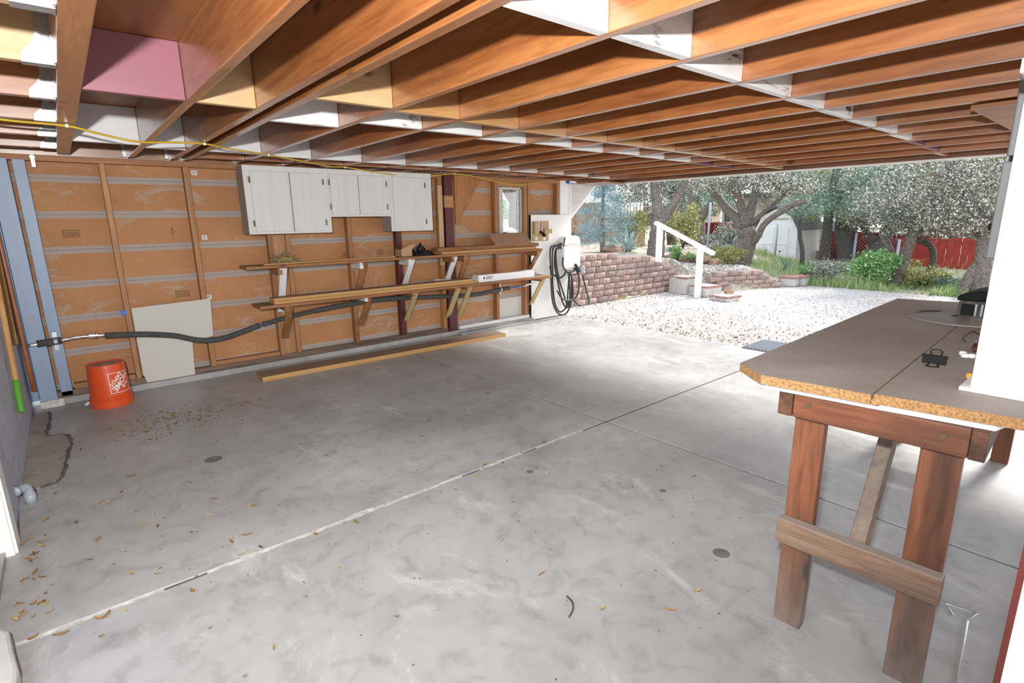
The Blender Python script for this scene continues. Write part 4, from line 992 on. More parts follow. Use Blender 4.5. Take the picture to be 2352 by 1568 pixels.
tag(MB().tube(catmull([(1.235, 1.175, .004), (1.27, 1.19, .005), (1.30, 1.22, .005), (1.31, 1.26, .004)], 5), .0035, 6).build('twig', 'barkdark'), 'curved dark twig lying alone on the bare floor', 'twig')

# drain mat at the slab edge
dm = thing('drain_grate', 'dark metal drain grate at the edge of the concrete slab', 'grate', (5.95, 2.65, 0))
mb = MB()
for k in range(13): mb.box(5.72+k*.04, 5.728+k*.04, 2.38, 2.80, .012, .022)
for k in range(11): mb.box(5.72, 6.21, 2.38+k*.04, 2.388+k*.04, .008, .018)
mb.build('grate_bars', 'pvc', dm); MB().box(5.71, 6.22, 2.37, 2.81, -.02, .006).build('grate_tray', 'greyboard', dm)

# ================================================================== OUTDOOR GROUND
CP = [(9.6,6.5,.62),(8.7,6.6,.74),(7.2,6.6,.84),(10,7,.60),(9,7,.78),(9.5,8.1,.70),(11,10.4,.82),(11,9.7,.85),(16,9.7,.55),(12.5,6.35,.19),(22,10.4,-.31),(22,9,0.0),(18,8,.05),(16,8.5,.52),(14,8.1,.57),(20,11.5,.30),
      (11,7.3,.45),(11,6.6,.45),(11,6.2,.40),(11.5,6.1,.38),(13,5.4,.2),(16,5.7,.02),(16,5,.2),(19,6.2,0),(12.5,3.6,0.0),(13,3.3,-.03),(13.5,2.9,.05),(12.2,2,.0),(15,3.5,.1),(15,2.1,.1),(20,2,-.2),(20,4,-.2),(8,9.5,.3),(8.3,11,.25),(6,8,.5),(4,8,.3),(3,12,.2),
      (12.5,0,.0),(14,-3,0),(30,22,.9),(30,0,-.5),(30,12,-.2),(13,-1,.0),(12,5,.12),(10.5,6.2,.36),(10.2,5.6,.2),(9.9,6.0,.42)]
cpa = np.array(CP)
def terrain(x, y):
    d2 = (cpa[:, 0]-x)**2+(cpa[:, 1]-y)**2+.03; wgt = 1/d2**1.6; return float((wgt*cpa[:, 2]).sum()/wgt.sum())
def sst(a, b, t):
    t = max(0, min(1, (t-a)/(b-a))); return t*t*(3-2*t)
def ground(x, y):
    m = 0.
    if x > 5.5: m = max(m, sst(6.28, 6.36, y) if x < 9.62 else 0)
    else: m = max(m, sst(6.3, 7.2, y))
    if x >= 9.55: m = max(m, sst(5.5 if x < 10.1 else 5.2-(x-10.1)*.25, 6.1 if x < 10.1 else 5.45-(x-10.1)*.25, y))
    m = max(m, sst(11.8, 12.6, x))
    return terrain(x, y)*m
def gridmesh(xs, ys, name, mat, fz):
    vs = [(x, y, fz(x, y)) for x in xs for y in ys]; n = len(ys)
    fs = [(i*n+j, (i+1)*n+j, (i+1)*n+j+1, i*n+j+1) for i in range(len(xs)-1) for j in range(n-1)]
    return MB().add(vs, fs).build(name, mat, smooth=True)
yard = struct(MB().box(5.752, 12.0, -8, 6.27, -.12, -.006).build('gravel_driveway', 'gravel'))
xs = list(np.arange(1.0, 9, .5))+list(np.arange(9, 14, .12))+list(np.arange(14, 24, .5))+list(np.arange(24, 61, 3.))
ys = list(np.arange(-8, 1, .5))+list(np.arange(1, 8, .1))+list(np.arange(8, 13, .3))+list(np.arange(13, 50, 3.))
gg = MB(); zz = {}
vs_ = [(x, y, ground(x, y)-.012) for x in xs for y in ys]; n = len(ys); fs_ = []
for i in range(len(xs)-1):
    for j in range(n-1):
        cx, cy = (xs[i]+xs[i+1])/2, (ys[j]+ys[j+1])/2
        if cx < 9.5 and cy < 6.3: continue
        if cx < 11.4 and cy < 4.6: continue
        fs_.append((i*n+j, (i+1)*n+j, (i+1)*n+j+1, i*n+j+1))
garden = struct(gg.add(vs_, fs_).build('garden_ground', 'soil', smooth=True))
far = struct(MB().box(-40, 5.75, -40, -4.0, -.2, -.03).box(5.75, 60, -40, -8, -.2, -.03).box(-40, -1.2, -4, 50, -.2, -.03).box(-1.2, 1.0, 5.9, 50, -.2, -.03).build('surrounding_ground', 'soil'))
# loose pebbles
rp_ = np.random.RandomState(5)
mb = MB()
for _ in range(5200):
    x = 5.8+abs(rp_.normal(0, 1.0))*2.2; y = rp_.uniform(-.2, 6.15)
    if x > 11.7: continue
    s_ = rp_.uniform(.006, .018); z = 0
    mb.add([(x-s_, y, z), (x, y-s_, z), (x+s_*1.2, y, z), (x, y+s_, z), (x, y, z+s_*.9)], [(0, 1, 4), (1, 2, 4), (2, 3, 4), (3, 0, 4)])
for _ in range(2600):
    x = rp_.uniform(9.6, 12.2); y = rp_.uniform(5.4, 8.0); s_ = rp_.uniform(.01, .028); z = ground(x, y)-.012
    mb.add([(x-s_, y, z), (x, y-s_, z), (x+s_*1.2, y, z), (x, y+s_, z), (x, y, z+s_*.9)], [(0, 1, 4), (1, 2, 4), (2, 3, 4), (3, 0, 4)])
tag(mb.build('gravel_pebbles', 'pebble', yard), None, None, None, 'stuff')
mb = MB()
for _ in range(700):
    x = 5.0+abs(rp_.normal(0, .35)); y = 5.4+rp_.normal(0, .18)
    if y > 5.6 and x < 5.9: continue
    s_ = rp_.uniform(.003, .008)
    mb.add([(x-s_, y, 0), (x, y-s_, 0), (x+s_, y, 0), (x, y+s_, 0), (x, y, s_*.8)], [(0, 1, 4), (1, 2, 4), (2, 3, 4), (3, 0, 4)])
tag(mb.build('spilled_grit', 'pebble', floor), None, None, None, 'stuff')

# ------------------------------------------------------------------ retaining walls
def splitblock(seed, l, h, d):
    r = random.Random(seed); bm = bmesh.new()
    nx, nz = 4, 3; vs = []
    for i in range(nx+1):
        for j in range(nz+1):
            u, v = i/nx, j/nz; e = (i in (0, nx)) or (j in (0, nz))
            y = -.030*math.sin(PI*u)**.8 + (0.012 if e else r.uniform(-.012, .006))
            vs.append(bm.verts.new((u*l, y, v*h)))
    g = lambda i, j: vs[i*(nz+1)+j]
    for i in range(nx):
        for j in range(nz): bm.faces.new((g(i, j), g(i+1, j), g(i+1, j+1), g(i, j+1)))
    b = [bm.verts.new(p) for p in ((0.02, d, 0), (l-.02, d, 0), (l-.02, d, h), (.02, d, h))]
    top = [g(i, nz) for i in range(nx+1)]; bot = [g(i, 0) for i in range(nx+1)]
    bm.faces.new(top+[b[2], b[3]]); bm.faces.new(list(reversed(bot))+[b[0], b[1]])
    bm.faces.new([g(0, j) for j in range(nz+1)]+[b[3], b[0]]); bm.faces.new([g(nx, j) for j in range(nz, -1, -1)]+[b[1], b[2]])
    bm.faces.new((b[1], b[0], b[3], b[2]))
    bmesh.ops.recalc_face_normals(bm, faces=bm.faces[:])
    me = bpy.data.meshes.new('block'); bm.to_mesh(me); bm.free(); me.materials.append(M['block']); return me
BL, BH = .29, .103
SB = [splitblock(s_, BL-.012, BH-.006, .2) for s_ in range(5)]
rw = thing('retaining_wall', 'tall staggered retaining wall of rough brown split-face blocks', 'wall', (7.8, 6.2, 0))
ends = [9.62, 9.60, 9.58, 9.52, 9.45, 9.36, 8.82, 7.78]
for c in range(8):
    x = 5.9 + (.145 if c % 2 else 0) + (.05*math.sin(c*2.1))
    while x+BL < ends[c]+.12:
        inst('block', SB[rl.randrange(5)], rw, (x, 6.11+c*.027+rl.uniform(-.004, .004), c*BH*1.0+.0005)); x += BL
sw = thing('retaining_wall', 'low stepped retaining wall of brown blocks right of the white railing', 'wall', (10.8, 5.1, 0))
P0, P1 = Vector((9.76, 5.50, 0)), Vector((11.40, 4.82, 0)); dd = (P1-P0).normalized(); ang = math.atan2(dd.y, dd.x); LT = (P1-P0).length
nd = Vector((-dd.y, dd.x, 0))
for c in range(4):
    s_ = (.145 if c % 2 else 0)-.05*c*0
    while s_+BL < LT-(0, .12, .22, .42)[c]+.08:
        p = P0+dd*s_+nd*(.024*c); inst('block', SB[rl.randrange(5)], sw, (p.x, p.y, c*.09+.0005), (0, 0, ang), (1, 1, .87)); s_ += BL
for (x, y, l_) in ((11.52, 4.66, .2), (11.78, 4.58, .28)):
    t_ = thing('cap_block', ('tan block with brick cap at the end of low wall, nearer one' if l_ < .25 else 'tan block with brick cap at the end of low wall, outer one'), 'block', (x, y, 0), 'two capped blocks')
    MB().box(x, x+l_, y, y+.3, 0, .165).build('block_body', 'step', t_, bevel=.01); MB().box(x-.02, x+l_+.02, y-.02, y+.32, .166, .205).build('brick_cap', 'bricktan', t_, bevel=.006)
# steps
def step(label, x0, x1, y0, y1, z0, z1, rz):
    c = ((x0+x1)/2, (y0+y1)/2, z0); t = thing('step_slab', label, 'step', c, 'garden steps'); t.rotation_euler = (0, 0, rz); t['_base'] = (0, 0, 0)
    hx, hy = (x1-x0)/2, (y1-y0)/2
    MB().box(-hx+.01, hx-.01, -hy+.01, hy-.01, 0, z1-z0-.035).build('slab_core', 'step', t, local=True, bevel=.006)
    MB().box(-hx+.06, hx-.06, -hy+.06, hy-.06, z1-z0-.0345, z1-z0).build('slab_top', 'step', t, local=True, bevel=.004)
    bmx = [MB().box(-.095, .095, -.028, .028, 0, .034).mesh('brick', 'bricktan')]
    k = 0; x = -hx+.1
    while x < hx-.02:
        for sy in (-1, 1): inst('brick', bmx[0], None, (x, sy*(hy-.03), z1-z0-.034)).parent = t
        x += .2
    y = -hy+.16
    while y < hy-.1:
        for sx in (-1, 1):
            o = inst('brick', bmx[0], None, (sx*(hx-.03), y, z1-z0-.034), (0, 0, PI/2)); o.parent = t
        y += .2
step('lowest brick edged concrete step at the foot of the white railing', 8.70, 9.08, 4.56, 4.96, 0, .085, -.15)
step('middle brick edged concrete step beside the white railing post', 8.93, 9.36, 5.08, 5.50, 0, .20, -.15)
step('upper brick edged concrete step behind the railing', 8.98, 9.40, 5.56, 5.98, 0, .33, -.1)
tag(MB().blob((9.45, 4.98, .05), (.10, .08, .07), 9, 6, .2).build('stone', 'rock'), 'small pale stone between the two lower steps', 'stone')
# railing
rlg = thing('stair_railing', 'white wooden stair railing with two posts by the garden steps', 'railing', (8.84, 5.6, 0))
MB().box(8.80, 8.89, 5.22, 5.31, -.02, .90).build('post', 'whitepaint', rlg, bevel=.004); MB().box(8.80, 8.89, 6.10, 6.19, .60, 1.29).build('post', 'whitepaint', rlg, bevel=.004)
MB().bar((8.845, 6.25, 1.345), (8.845, 5.0, .80), .10, .065, (0, 0, 1)).build('handrail', 'whitepaint', rlg, bevel=.006)
tag(MB().blob((8.0, 6.13, .0), (.55, .05, .035), 14, 5, .3).build('moss_strip', 'leafyell', rw), 'yellow green moss at the wall foot')

# rocks edging the terrace
for k, (x, y, r) in enumerate(((11.0, 7.25, .22), (11.0, 6.85, .24), (11.02, 6.5, .2), (11.1, 6.25, .16), (9.5, 7.9, .2), (9.3, 7.5, .16))):
    z = ground(x, y)
    tag(MB().blob((x, y, z+.05), (r, r*.9, r*.55), 9, 6, .16).build('edging_rock', 'rock'), 'rough brown edging rock on the terrace behind the railing', 'rock', 'edging rocks on the terrace')

# ------------------------------------------------------------------ plants
rn = np.random.RandomState(21)
def leaves(blobs, size, aspect=.5, clump=None):
    """blobs: (centre, radii, count); returns one MB of small leaf quads gathered in clumps"""
    V = []; F = []
    for c, r, cnt in blobs:
        c = np.array(c, float); r = np.array(r, float); cnt = int(cnt*1.7)
        nc = max(5, cnt//90)
        d = rn.normal(size=(nc, 3)); d /= np.linalg.norm(d, axis=1)[:, None]
        cc = c+d*r*(rn.uniform(.25, 1.0, (nc, 1))**.5)
        idx = rn.randint(0, nc, cnt)
        p = cc[idx]+rn.normal(0, (clump or .10), (cnt, 3))*np.minimum(1, r/.3)
        t = rn.normal(size=(cnt, 3)); t /= np.linalg.norm(t, axis=1)[:, None]
        b = np.cross(t, rn.normal(size=(cnt, 3))); b /= np.linalg.norm(b, axis=1)[:, None]
        s_ = size*.74*rn.uniform(.5, 1.35, (cnt, 1))
        q = np.stack([p-t*s_, p-b*s_*aspect, p+t*s_, p+b*s_*aspect], 1).reshape(-1, 3)
        o = len(V); V += q.tolist(); F += [(o+4*k, o+4*k+1, o+4*k+2, o+4*k+3) for k in range(cnt)]
    m = MB(); m.v = [tuple(v) for v in V]; m.f = F; return m
def plant(name, label, cat, base, limbs, blobs, leaf, bark='bark', size=.035, aspect=.5, group=None, clump=None, twigs=True):
    t = thing(name, label, cat, base, group)
    if limbs:
        mb = MB()
        for pts, r0, r1 in limbs:
            c = catmull(pts, 5); n = len(c)
            mb.tube([p+Vector((random.uniform(-1, 1), random.uniform(-1, 1), 0))*r0*.08 for p in c], [r0+(r1-r0)*k/(n-1) for k in range(n)], 9)
        if twigs:
            ends = [Vector(l[0][-1]) for l in limbs]
            for c, r, cnt in blobs:
                e = min(ends, key=lambda q: (q-Vector(c)).length)
                for _ in range(7):
                    q = Vector(c)+Vector((random.uniform(-1, 1)*r[0], random.uniform(-1, 1)*r[1], random.uniform(-.8, 1)*r[2]))*.8
                    m_ = (e+q)/2+Vector((random.uniform(-.1, .1), random.uniform(-.1, .1), random.uniform(-.05, .1)))
                    mb.tube(catmull([e, m_, q], 4), [.018, .016, .014, .012, .01, .008, .007, .006, .004], 5)
        mb.build('trunk', bark, t, smooth=True)
    tag(leaves(blobs, size, aspect, clump).build('foliage', leaf, t), None, None, None, 'stuff')
    return t
G = ground
# T1: forked oak behind the railing
z = G(10, 7.0)
plant('oak_tree', 'forked oak trunk rising just behind the white railing', 'tree', (10, 7.0, z),
      [([(10, 7.02, z-.05), (10, 7.0, 1.0), (10, 6.95, 1.45)], .20, .15), ([(10, 6.95, 1.4), (10.05, 7.1, 1.8), (10.1, 7.25, 2.4)], .13, .09), ([(10, 6.93, 1.35), (10.1, 6.72, 1.7), (10.2, 6.45, 2.3)], .11, .08)],
      [((10.1, 7.5, 2.1), (.6, .5, .35), 1300), ((10.4, 6.5, 2.4), (.7, .6, .4), 1300), ((10.2, 7.0, 2.8), (1.2, 1.0, .5), 2200)], 'leafoak')
# T2
z = G(16, 9.6)
plant('oak_tree', 'grey leaning trunk behind the fence right of the forked oak', 'tree', (16, 9.65, z),
      [([(16, 9.65, z-.05), (16, 9.68, 1.2), (16, 9.85, 1.9), (16, 10.0, 3)], .26, .17), ([(16, 9.65, 1.2), (16, 9.3, 1.8), (16, 9.0, 2.5)], .13, .07)],
      [((16, 9.2, 2.4), (1.1, 1.0, .6), 2600), ((16, 10.2, 2.9), (1.2, 1.2, .6), 2200)], 'leafpine', 'bark', .05, .22)
# T3: the big many-limbed oak
z = G(12.5, 6.3)
plant('oak_tree', 'largest oak with spreading dark limbs in the middle of the yard', 'tree', (12.5, 6.35, z),
      [([(12.5, 6.42, z-.06), (12.5, 6.33, .5), (12.5, 6.25, .95), (12.5, 6.3, 1.2)], .27, .19),
       ([(12.5, 6.3, 1.1), (12.5, 6.55, 1.4), (12.5, 6.95, 1.75), (12.4, 7.3, 2.2)], .14, .08), ([(12.5, 6.3, 1.2), (12.5, 6.4, 1.6), (12.4, 6.6, 2.1), (12.4, 6.8, 2.6)], .13, .08),
       ([(12.5, 6.28, 1.2), (12.55, 6.2, 1.7), (12.6, 6.1, 2.5)], .12, .07), ([(12.5, 6.18, .75), (12.4, 5.95, .95), (12.35, 5.75, 1.3), (12.3, 5.2, 1.65), (12.3, 4.9, 1.75)], .085, .05), ([(12.5, 6.2, 1.25), (12.7, 5.9, 1.6), (12.8, 5.6, 1.9)], .06, .04)],
      [((12.2, 7.0, 2.15), (.5, .6, .22), 1300), ((12.2, 6.2, 2.25), (.6, .7, .25), 1700), ((12.4, 5.3, 2.1), (.6, .6, .25), 1500), ((12.4, 6.2, 2.9), (1.3, 1.5, .5), 2600)], 'leafoak', 'bark', .034)
# pine masses behind, right of centre
z = G(15.5, 5.8)
plant('pine_tree', 'blue green pine spreading over the white shed', 'tree', (15.5, 5.6, z),
      [([(15.5, 5.6, z-.05), (15.5, 5.6, 1.5), (15.5, 5.5, 3.2)], .14, .08), ([(15.5, 5.6, 1.5), (15.0, 5.2, 1.9), (14.6, 4.9, 2.0)], .06, .03)],
      [((15.2, 6.0, 1.9), (.9, .8, .35), 2600), ((14.8, 5.0, 1.75), (.8, .7, .4), 2800), ((15.2, 5.2, 2.5), (1.3, 1.4, .5), 3600), ((15.0, 4.3, 2.2), (.8, .7, .4), 2000)], 'leafpine', 'barkdark', .055, .14, clump=.12)
z = G(13, 5.2)
plant('sapling', 'slender curved sapling standing in the yucca right of the shed', 'tree', (13, 5.17, z),
      [([(13, 5.17, z-.05), (13, 5.16, .6), (13, 5.26, 1.0), (13, 5.3, 1.45)], .055, .035)],
      [((13, 5.25, 1.55), (.35, .35, .2), 700)], 'leafpine', 'barkdark', .05, .15)
# T5 dark trunk behind the fence
z = G(19, 6.2)
plant('oak_tree', 'dark thick trunk behind the chain link fence beside the grey shed', 'tree', (19, 6.25, z),
      [([(19, 6.15, z-.05), (19, 6.3, .5), (19, 6.45, 1.3), (19, 6.4, 2.4)], .26, .2), ([(19, 6.4, 1.0), (18.8, 5.8, 1.5), (18.6, 5.2, 1.8)], .1, .05)],
      [((18.6, 6.5, 1.75), (1.3, 1.4, .45), 3200), ((18.6, 5.4, 1.6), (1.2, 1.1, .45), 3000), ((18.4, 6.0, 2.6), (1.6, 2.0, .7), 3600)], 'leafyell', 'barkdark', .05)
z = G(16.5, 4.5)
plant('oak_tree', 'short dark trunk behind the bright green bush', 'tree', (16.5, 4.55, z),
      [([(16.5, 4.6, z-.05), (16.5, 4.7, .6), (16.4, 4.4, 1.2)], .2, .13), ([(16.5, 4.7, .6), (16.3, 5.0, 1.1), (16.2, 5.2, 1.6)], .1, .06)],
      [((16.2, 4.6, 1.35), (.9, .9, .35), 2400), ((16, 4.9, 2.0), (1.2, 1.3, .6), 3200)], 'leafoak', 'barkdark', .042)
# T7: leaning pair
z = G(13, 3.3)
plant('oak_tree', 'pair of crossing leaning trunks behind the bright green bush', 'tree', (13, 3.3, z),
      [([(13, 3.3, z-.08), (13, 3.24, .4), (13, 3.14, 1.0), (13, 3.1, 1.4)], .12, .09), ([(13.05, 3.4, z-.06), (13.1, 3.42, .3), (13.1, 3.5, .7), (13.1, 3.7, 1.1)], .10, .06), ([(13.1, 3.32, .25), (13.15, 3.5, .5), (13.2, 3.6, .9)], .05, .03)],
      [((13, 3.3, 1.35), (.6, .5, .25), 1800), ((12.9, 3.6, 1.7), (.9, .8, .35), 2600), ((13, 3.1, 2.1), (1.0, 1.0, .45), 2600)], 'leafgrey', 'bark', .034)
z = G(13.5, 2.9)
plant('oak_tree', 'small arched trunk in front of the red plank fence', 'tree', (13.5, 2.9, z),
      [([(13.5, 2.92, z-.05), (13.5, 2.87, .3), (13.5, 2.84, .55), (13.5, 2.92, .80), (13.5, 3.12, .90), (13.5, 3.3, .95)], .075, .05)],
      [((13.4, 3.0, 1.25), (.5, .5, .22), 1500), ((13.4, 2.6, 1.5), (.7, .6, .3), 2000)], 'leafoak', 'barkdark', .034)
# T9: big twin trunk at the right
z = G(12.3, 1.95)
plant('oak_tree', 'twin trunk oak at the right in front of the red fence', 'tree', (12.3, 1.95, z),
      [([(12.25, 1.86, z-.1), (12.25, 1.86, .4), (12.25, 1.9, .95), (12.25, 1.85, 1.3)], .13, .12), ([(12.2, 2.12, z-.1), (12.2, 2.0, .35), (12.25, 1.92, .62)], .10, .08), ([(12.25, 1.9, .95), (12.2, 2.1, 1.05), (12.2, 2.4, 1.08)], .05, .03), ([(12.25, 1.88, 1.1), (12.2, 1.6, 1.5), (12.1, 1.4, 2.0)], .08, .05), ([(12.25, 1.88, 1.1), (12.2, 2.2, 1.6), (12.1, 2.5, 2.1)], .08, .05)],
      [((12.1, 1.9, 1.22), (.5, .5, .14), 1700), ((12.1, 2.45, 1.32), (.5, .4, .2), 1900), ((12.1, 2.2, 1.6), (.8, .75, .3), 3400), ((12.1, 1.75, 1.9), (.9, .8, .35), 3400), ((12.2, 2.3, 2.3), (1.1, 1.1, .4), 3400), ((12.2, 3.0, 1.75), (.7, .6, .3), 2200)], 'leafoak', 'bark', .028)
# background trees that close the view
for k, (x, y, h, lf, lab) in enumerate(((22, 7.0, 2.6, 'leafpine', 'tall dark green pine far behind the grey shed'), (24, 4.5, 2.6, 'leafgrey', 'broad grey green oak far behind the slatted fence'), (23, 1.9, 2.5, 'leafgrey', 'broad grey green oak far behind the red plank fence'),
                                    (24, 14.5, 2.8, 'leafpine', 'pine beyond the house left of the shed'), (19, 12.6, 2.6, 'leafgrey', 'grey oak beyond the fence behind the forked trunk'), (26, 10.5, 2.7, 'leafgrey', 'grey oak far behind the white shed'), (20, 3.2, 2.2, 'leafyell', 'yellowish oak behind the red fence, right of the slats'))):
    z = G(x, y)
    plant('background_tree', lab, 'tree', (x, y, z), [([(x, y, z-.05), (x, y+.1, z+1), (x, y, z+2.2)], .2, .1)],
          [((x, y, h-.5), (1.6, 1.7, .8), 2600), ((x-.6, y+.8, h+.3), (1.6, 1.5, .8), 2200), ((x+.3, y-1, h+.6), (1.6, 1.5, .8), 2200), ((x, y, h+1.6), (1.8, 2.0, .9), 2200)], lf, 'barkdark', .075, .4, clump=.18)
# blue spruce on the left
z = G(9.5, 8.1)
bl = []
for k in range(9):
    zz_ = .95+k*.19; rr = .80*(1-k/13)
    for a in range(5):
        an = a*1.257+k*.6; bl.append(((9.5+rr*.6*math.cos(an), 8.12+rr*.6*math.sin(an), zz_), (.34*(1-k/14), .34*(1-k/14), .12), 250))
plant('blue_spruce', 'blue spruce with open teal branches beside the brown plank fence', 'tree', (9.5, 8.12, z), [([(9.5, 8.12, z-.05), (9.5, 8.13, 1.4), (9.5, 8.15, 2.9)], .065, .03)], bl, 'leafblue', 'bark', .05, .12, clump=.10, twigs=False)
# shrubs
def shrub(label, x, y, r, h, leaf, n=1500, size=.03, name='shrub', asp=.5):
    z = G(x, y)
    lm = [([(x, y, z-.03), (x+random.uniform(-.1, .1), y+random.uniform(-.1, .1), z+h*.3), (x+random.uniform(-.6, .6)*r, y+random.uniform(-.6, .6)*r, z+h*.6)], .015, .008) for _ in range(6)]
    return plant(name, label, 'shrub', (x, y, z), lm, [((x, y, z+h*.5), (r*.8, r*.8, h*.4), n//2)]+[((x+random.uniform(-.7, .7)*r, y+random.uniform(-.7, .7)*r, z+h*random.uniform(.35, .85)), (r*.42, r*.42, h*.2), n//6) for _ in range(6)], leaf, 'barkdark', size, asp, twigs=False)
shrub('bright green leafy bush at the gravel edge', 12.5, 3.62, .36, .72, 'leafgreen', 2600, .036)
shrub('dry olive shrub at the foot of the largest oak', 11.7, 6.25, .36, .40, 'leafyell', 1600, .025)
shrub('small dark green plant between the edging rocks', 10.9, 6.75, .14, .22, 'leafgreen', 300, .025)
shrub('tall loose green shrub behind the agave', 10.3, 8.0, .5, 1.0, 'leafyell', 1700, .035)
shrub('yellow green shrub left of the grey leaning trunk', 14, 8.9, .6, 1.3, 'leafyell', 1700, .045)
shrub('grey green shrub in front of the dark red slats', 15.0, 8.0, .6, .75, 'leafgrey', 1800, .035)
shrub('twiggy pale brush between the yucca and the green bush', 12.4, 4.3, .45, .42, 'leafgrey', 1900, .022)
shrub('yellow flowering weeds under the arched trunk', 13.1, 2.85, .45, .42, 'leafyell', 1800, .026)
shrub('blue green grassy mound near the twin trunk oak', 12.9, 2.35, .32, .24, 'leafpine', 1500, .03, asp=.2)
shrub('low green bush at the end of the low block wall', 12.3, 4.75, .16, .25, 'leafgreen', 500, .025)
shrub('low grey bush under the upper chain link post', 13.2, 7.4, .4, .4, 'leafgrey', 1000, .03)
shrub('leafy green shrub beside the dark trunk fork', 10.4, 6.75, .16, .35, 'leafgreen', 350, .03)
shrub('weedy bush in front of the red plank fence at right', 13.6, 3.6, .5, .5, 'leafyell', 1600, .03)
# agave and yucca
def rosette(name, label, x, y, n, L_, wd, mat, tilt=(.2, 1.2)):
    z = G(x, y)-.02; t = thing(name, label, 'plant', (x, y, z)); r = random.Random(int(x*100))
    for k in range(n):
        an = 2*PI*k/n*1.618*3.0; el = r.uniform(*tilt); l = L_*r.uniform(.75, 1.05)
        d = Vector((math.cos(an)*math.sin(el), math.sin(an)*math.sin(el), math.cos(el))); sd = Vector((-math.sin(an), math.cos(an), 0)); P = Vector((x, y, z+.02)); up = sd.cross(d)
        vs = []
        for q, ww in ((0, .7), (.3, 1), (.65, .75), (1, .05)):
            c = P+d*l*q; vs += [c-sd*wd*ww, c+up*wd*.35*ww, c+sd*wd*ww, c-up*wd*.1*ww]
        f = []
        for q in range(3):
            for i in range(4): f.append((q*4+i, q*4+(i+1) % 4, q*4+4+(i+1) % 4, q*4+4+i))
        MB().add(vs, f).build('leaf', mat, t)
rosette('agave', 'large pale blue agave on the terrace behind the block wall', 9.0, 6.98, 18, .58, .035, 'agave', (.15, 1.25))
rosette('yucca', 'dark spiky yucca in front of the white shed', 12.9, 5.45, 26, .42, .014, 'leafpine', (.1, 1.35))
rosette('yucca', 'second spiky yucca at the foot of the slender sapling', 13.0, 5.0, 22, .36, .014, 'leafpine', (.1, 1.35))
# weeds and grass
mb = MB()
for _ in range(26000):
    if rn.rand() < .8: x = 11.95+abs(rn.normal(0, 1.3)); y = rn.uniform(-1, 5.0)
    else: x = rn.uniform(11.6, 16); y = rn.uniform(4.6, 7.5)
    if x > 18: continue
    dens = math.sin(x*2.1+y*1.3)*math.sin(y*2.7-x)+.5
    if rn.rand() > dens+.35: continue
    z = G(x, y)-.015; h = rn.uniform(.05, .26)*(.6+.5*dens); a = rn.uniform(0, 6.28); w_ = rn.uniform(.004, .011); lx, ly = rn.normal(0, .06, 2)
    c_, s_ = math.cos(a)*w_, math.sin(a)*w_
    mb.add([(x-c_, y-s_, z), (x+c_, y+s_, z), (x+lx, y+ly, z+h)], [(0, 1, 2)])
tag(mb.build('weeds', 'grass', garden), None, None, None, 'stuff')
mb = MB()
for _ in range(5000):
    x = rn.uniform(10, 15); y = rn.uniform(0, 8.5) if x > 11.9 else rn.uniform(5.8, 8.5)
    z = G(x, y)-.008; a = rn.uniform(0, 6.28); l = rn.uniform(.012, .03); c_, s_ = math.cos(a)*l, math.sin(a)*l
    mb.add([(x-c_, y-s_, z), (x+s_*.4, y-c_*.4, z+.01), (x+c_, y+s_, z+.004), (x-s_*.4, y+c_*.4, z+.012)], [(0, 1, 2, 3)])
tag(mb.build('leaf_litter', 'leafoak', garden), None, None, None, 'stuff')

# ------------------------------------------------------------------ fences, shed, houses, car
fp_ = MB().box(-.068, .068, -.009, .009, 0, 1).mesh('plank', 'fenceZ')
wfn = thing('plank_fence', 'weathered brown upright plank fence left of the blue spruce', 'fence', (11, 10, .8))
for k in range(13):
    y = 11.2-k*.145; inst('plank', fp_, wfn, (11+.004*(k % 2), y, .80), (0, 0, PI/2), (1, 1, (1.02 if k < 8 else 1.05)))
MB().box(11.02, 11.07, 9.35, 11.3, 1.68, 1.80).build('rail', 'greyY', wfn); MB().box(10.95, 10.985, 9.35, 11.3, .98, 1.08).build('rail', 'greyY', wfn)
tag(MB().box(10.8, 11.1, 9.2, 11.3, .55, .82).build('sleeper_wall', 'rock'), 'low stone base under the brown plank fence', 'wall')
lat = thing('lattice_fence', 'pale picket fence far behind the blue spruce', 'fence', (17, 13.5, .9)); pk = MB().box(-.02, .02, -.05, .05, 0, .55).mesh('picket', 'housewhite')
for k in range(14): inst('picket', pk, lat, (17, 14.6-k*.15, 1.45))
MB().box(17.03, 17.06, 12.5, 14.7, 1.5, 1.56).box(17.03, 17.06, 12.5, 14.7, 1.86, 1.92).build('rail', 'fenceY', lat); MB().box(17.03, 17.06, 12.5, 14.7, .2, 1.45).build('lower_boards', 'fenceZ', lat)
hs = thing('house', 'tan neighbouring house with a pale flat roof behind the spruce', 'house', (31, 22, .4))
MB().box(31, 37, 20.6, 25, .2, 1.95).build('house_wall', 'housetan', hs); MB().box(30.5, 37.5, 20.2, 25.5, 2.15, 3.05).build('house_roof', 'housewhite', hs); MB().box(30.4, 37.5, 20.1, 25.6, 1.95, 2.14).build('fascia_board', 'fenceY', hs)
MB().box(30.97, 31.0, 21.4, 22.6, .9, 1.7).build('window', 'carglass', hs)
h2 = thing('house', 'pale stucco house corner beyond the dark red slats', 'house', (26, 14, .5))
MB().box(26, 30, 12.2, 14.4, .1, 2.3).build('house_wall', plain('stucco', (.62, .56, .50), .9), h2); MB().box(25.7, 30.3, 12.0, 14.7, 2.3, 2.5).build('house_roof', 'roofgrey', h2); MB().box(25.97, 26.0, 13.95, 14.25, .6, 1.9).build('window', 'carglass', h2)
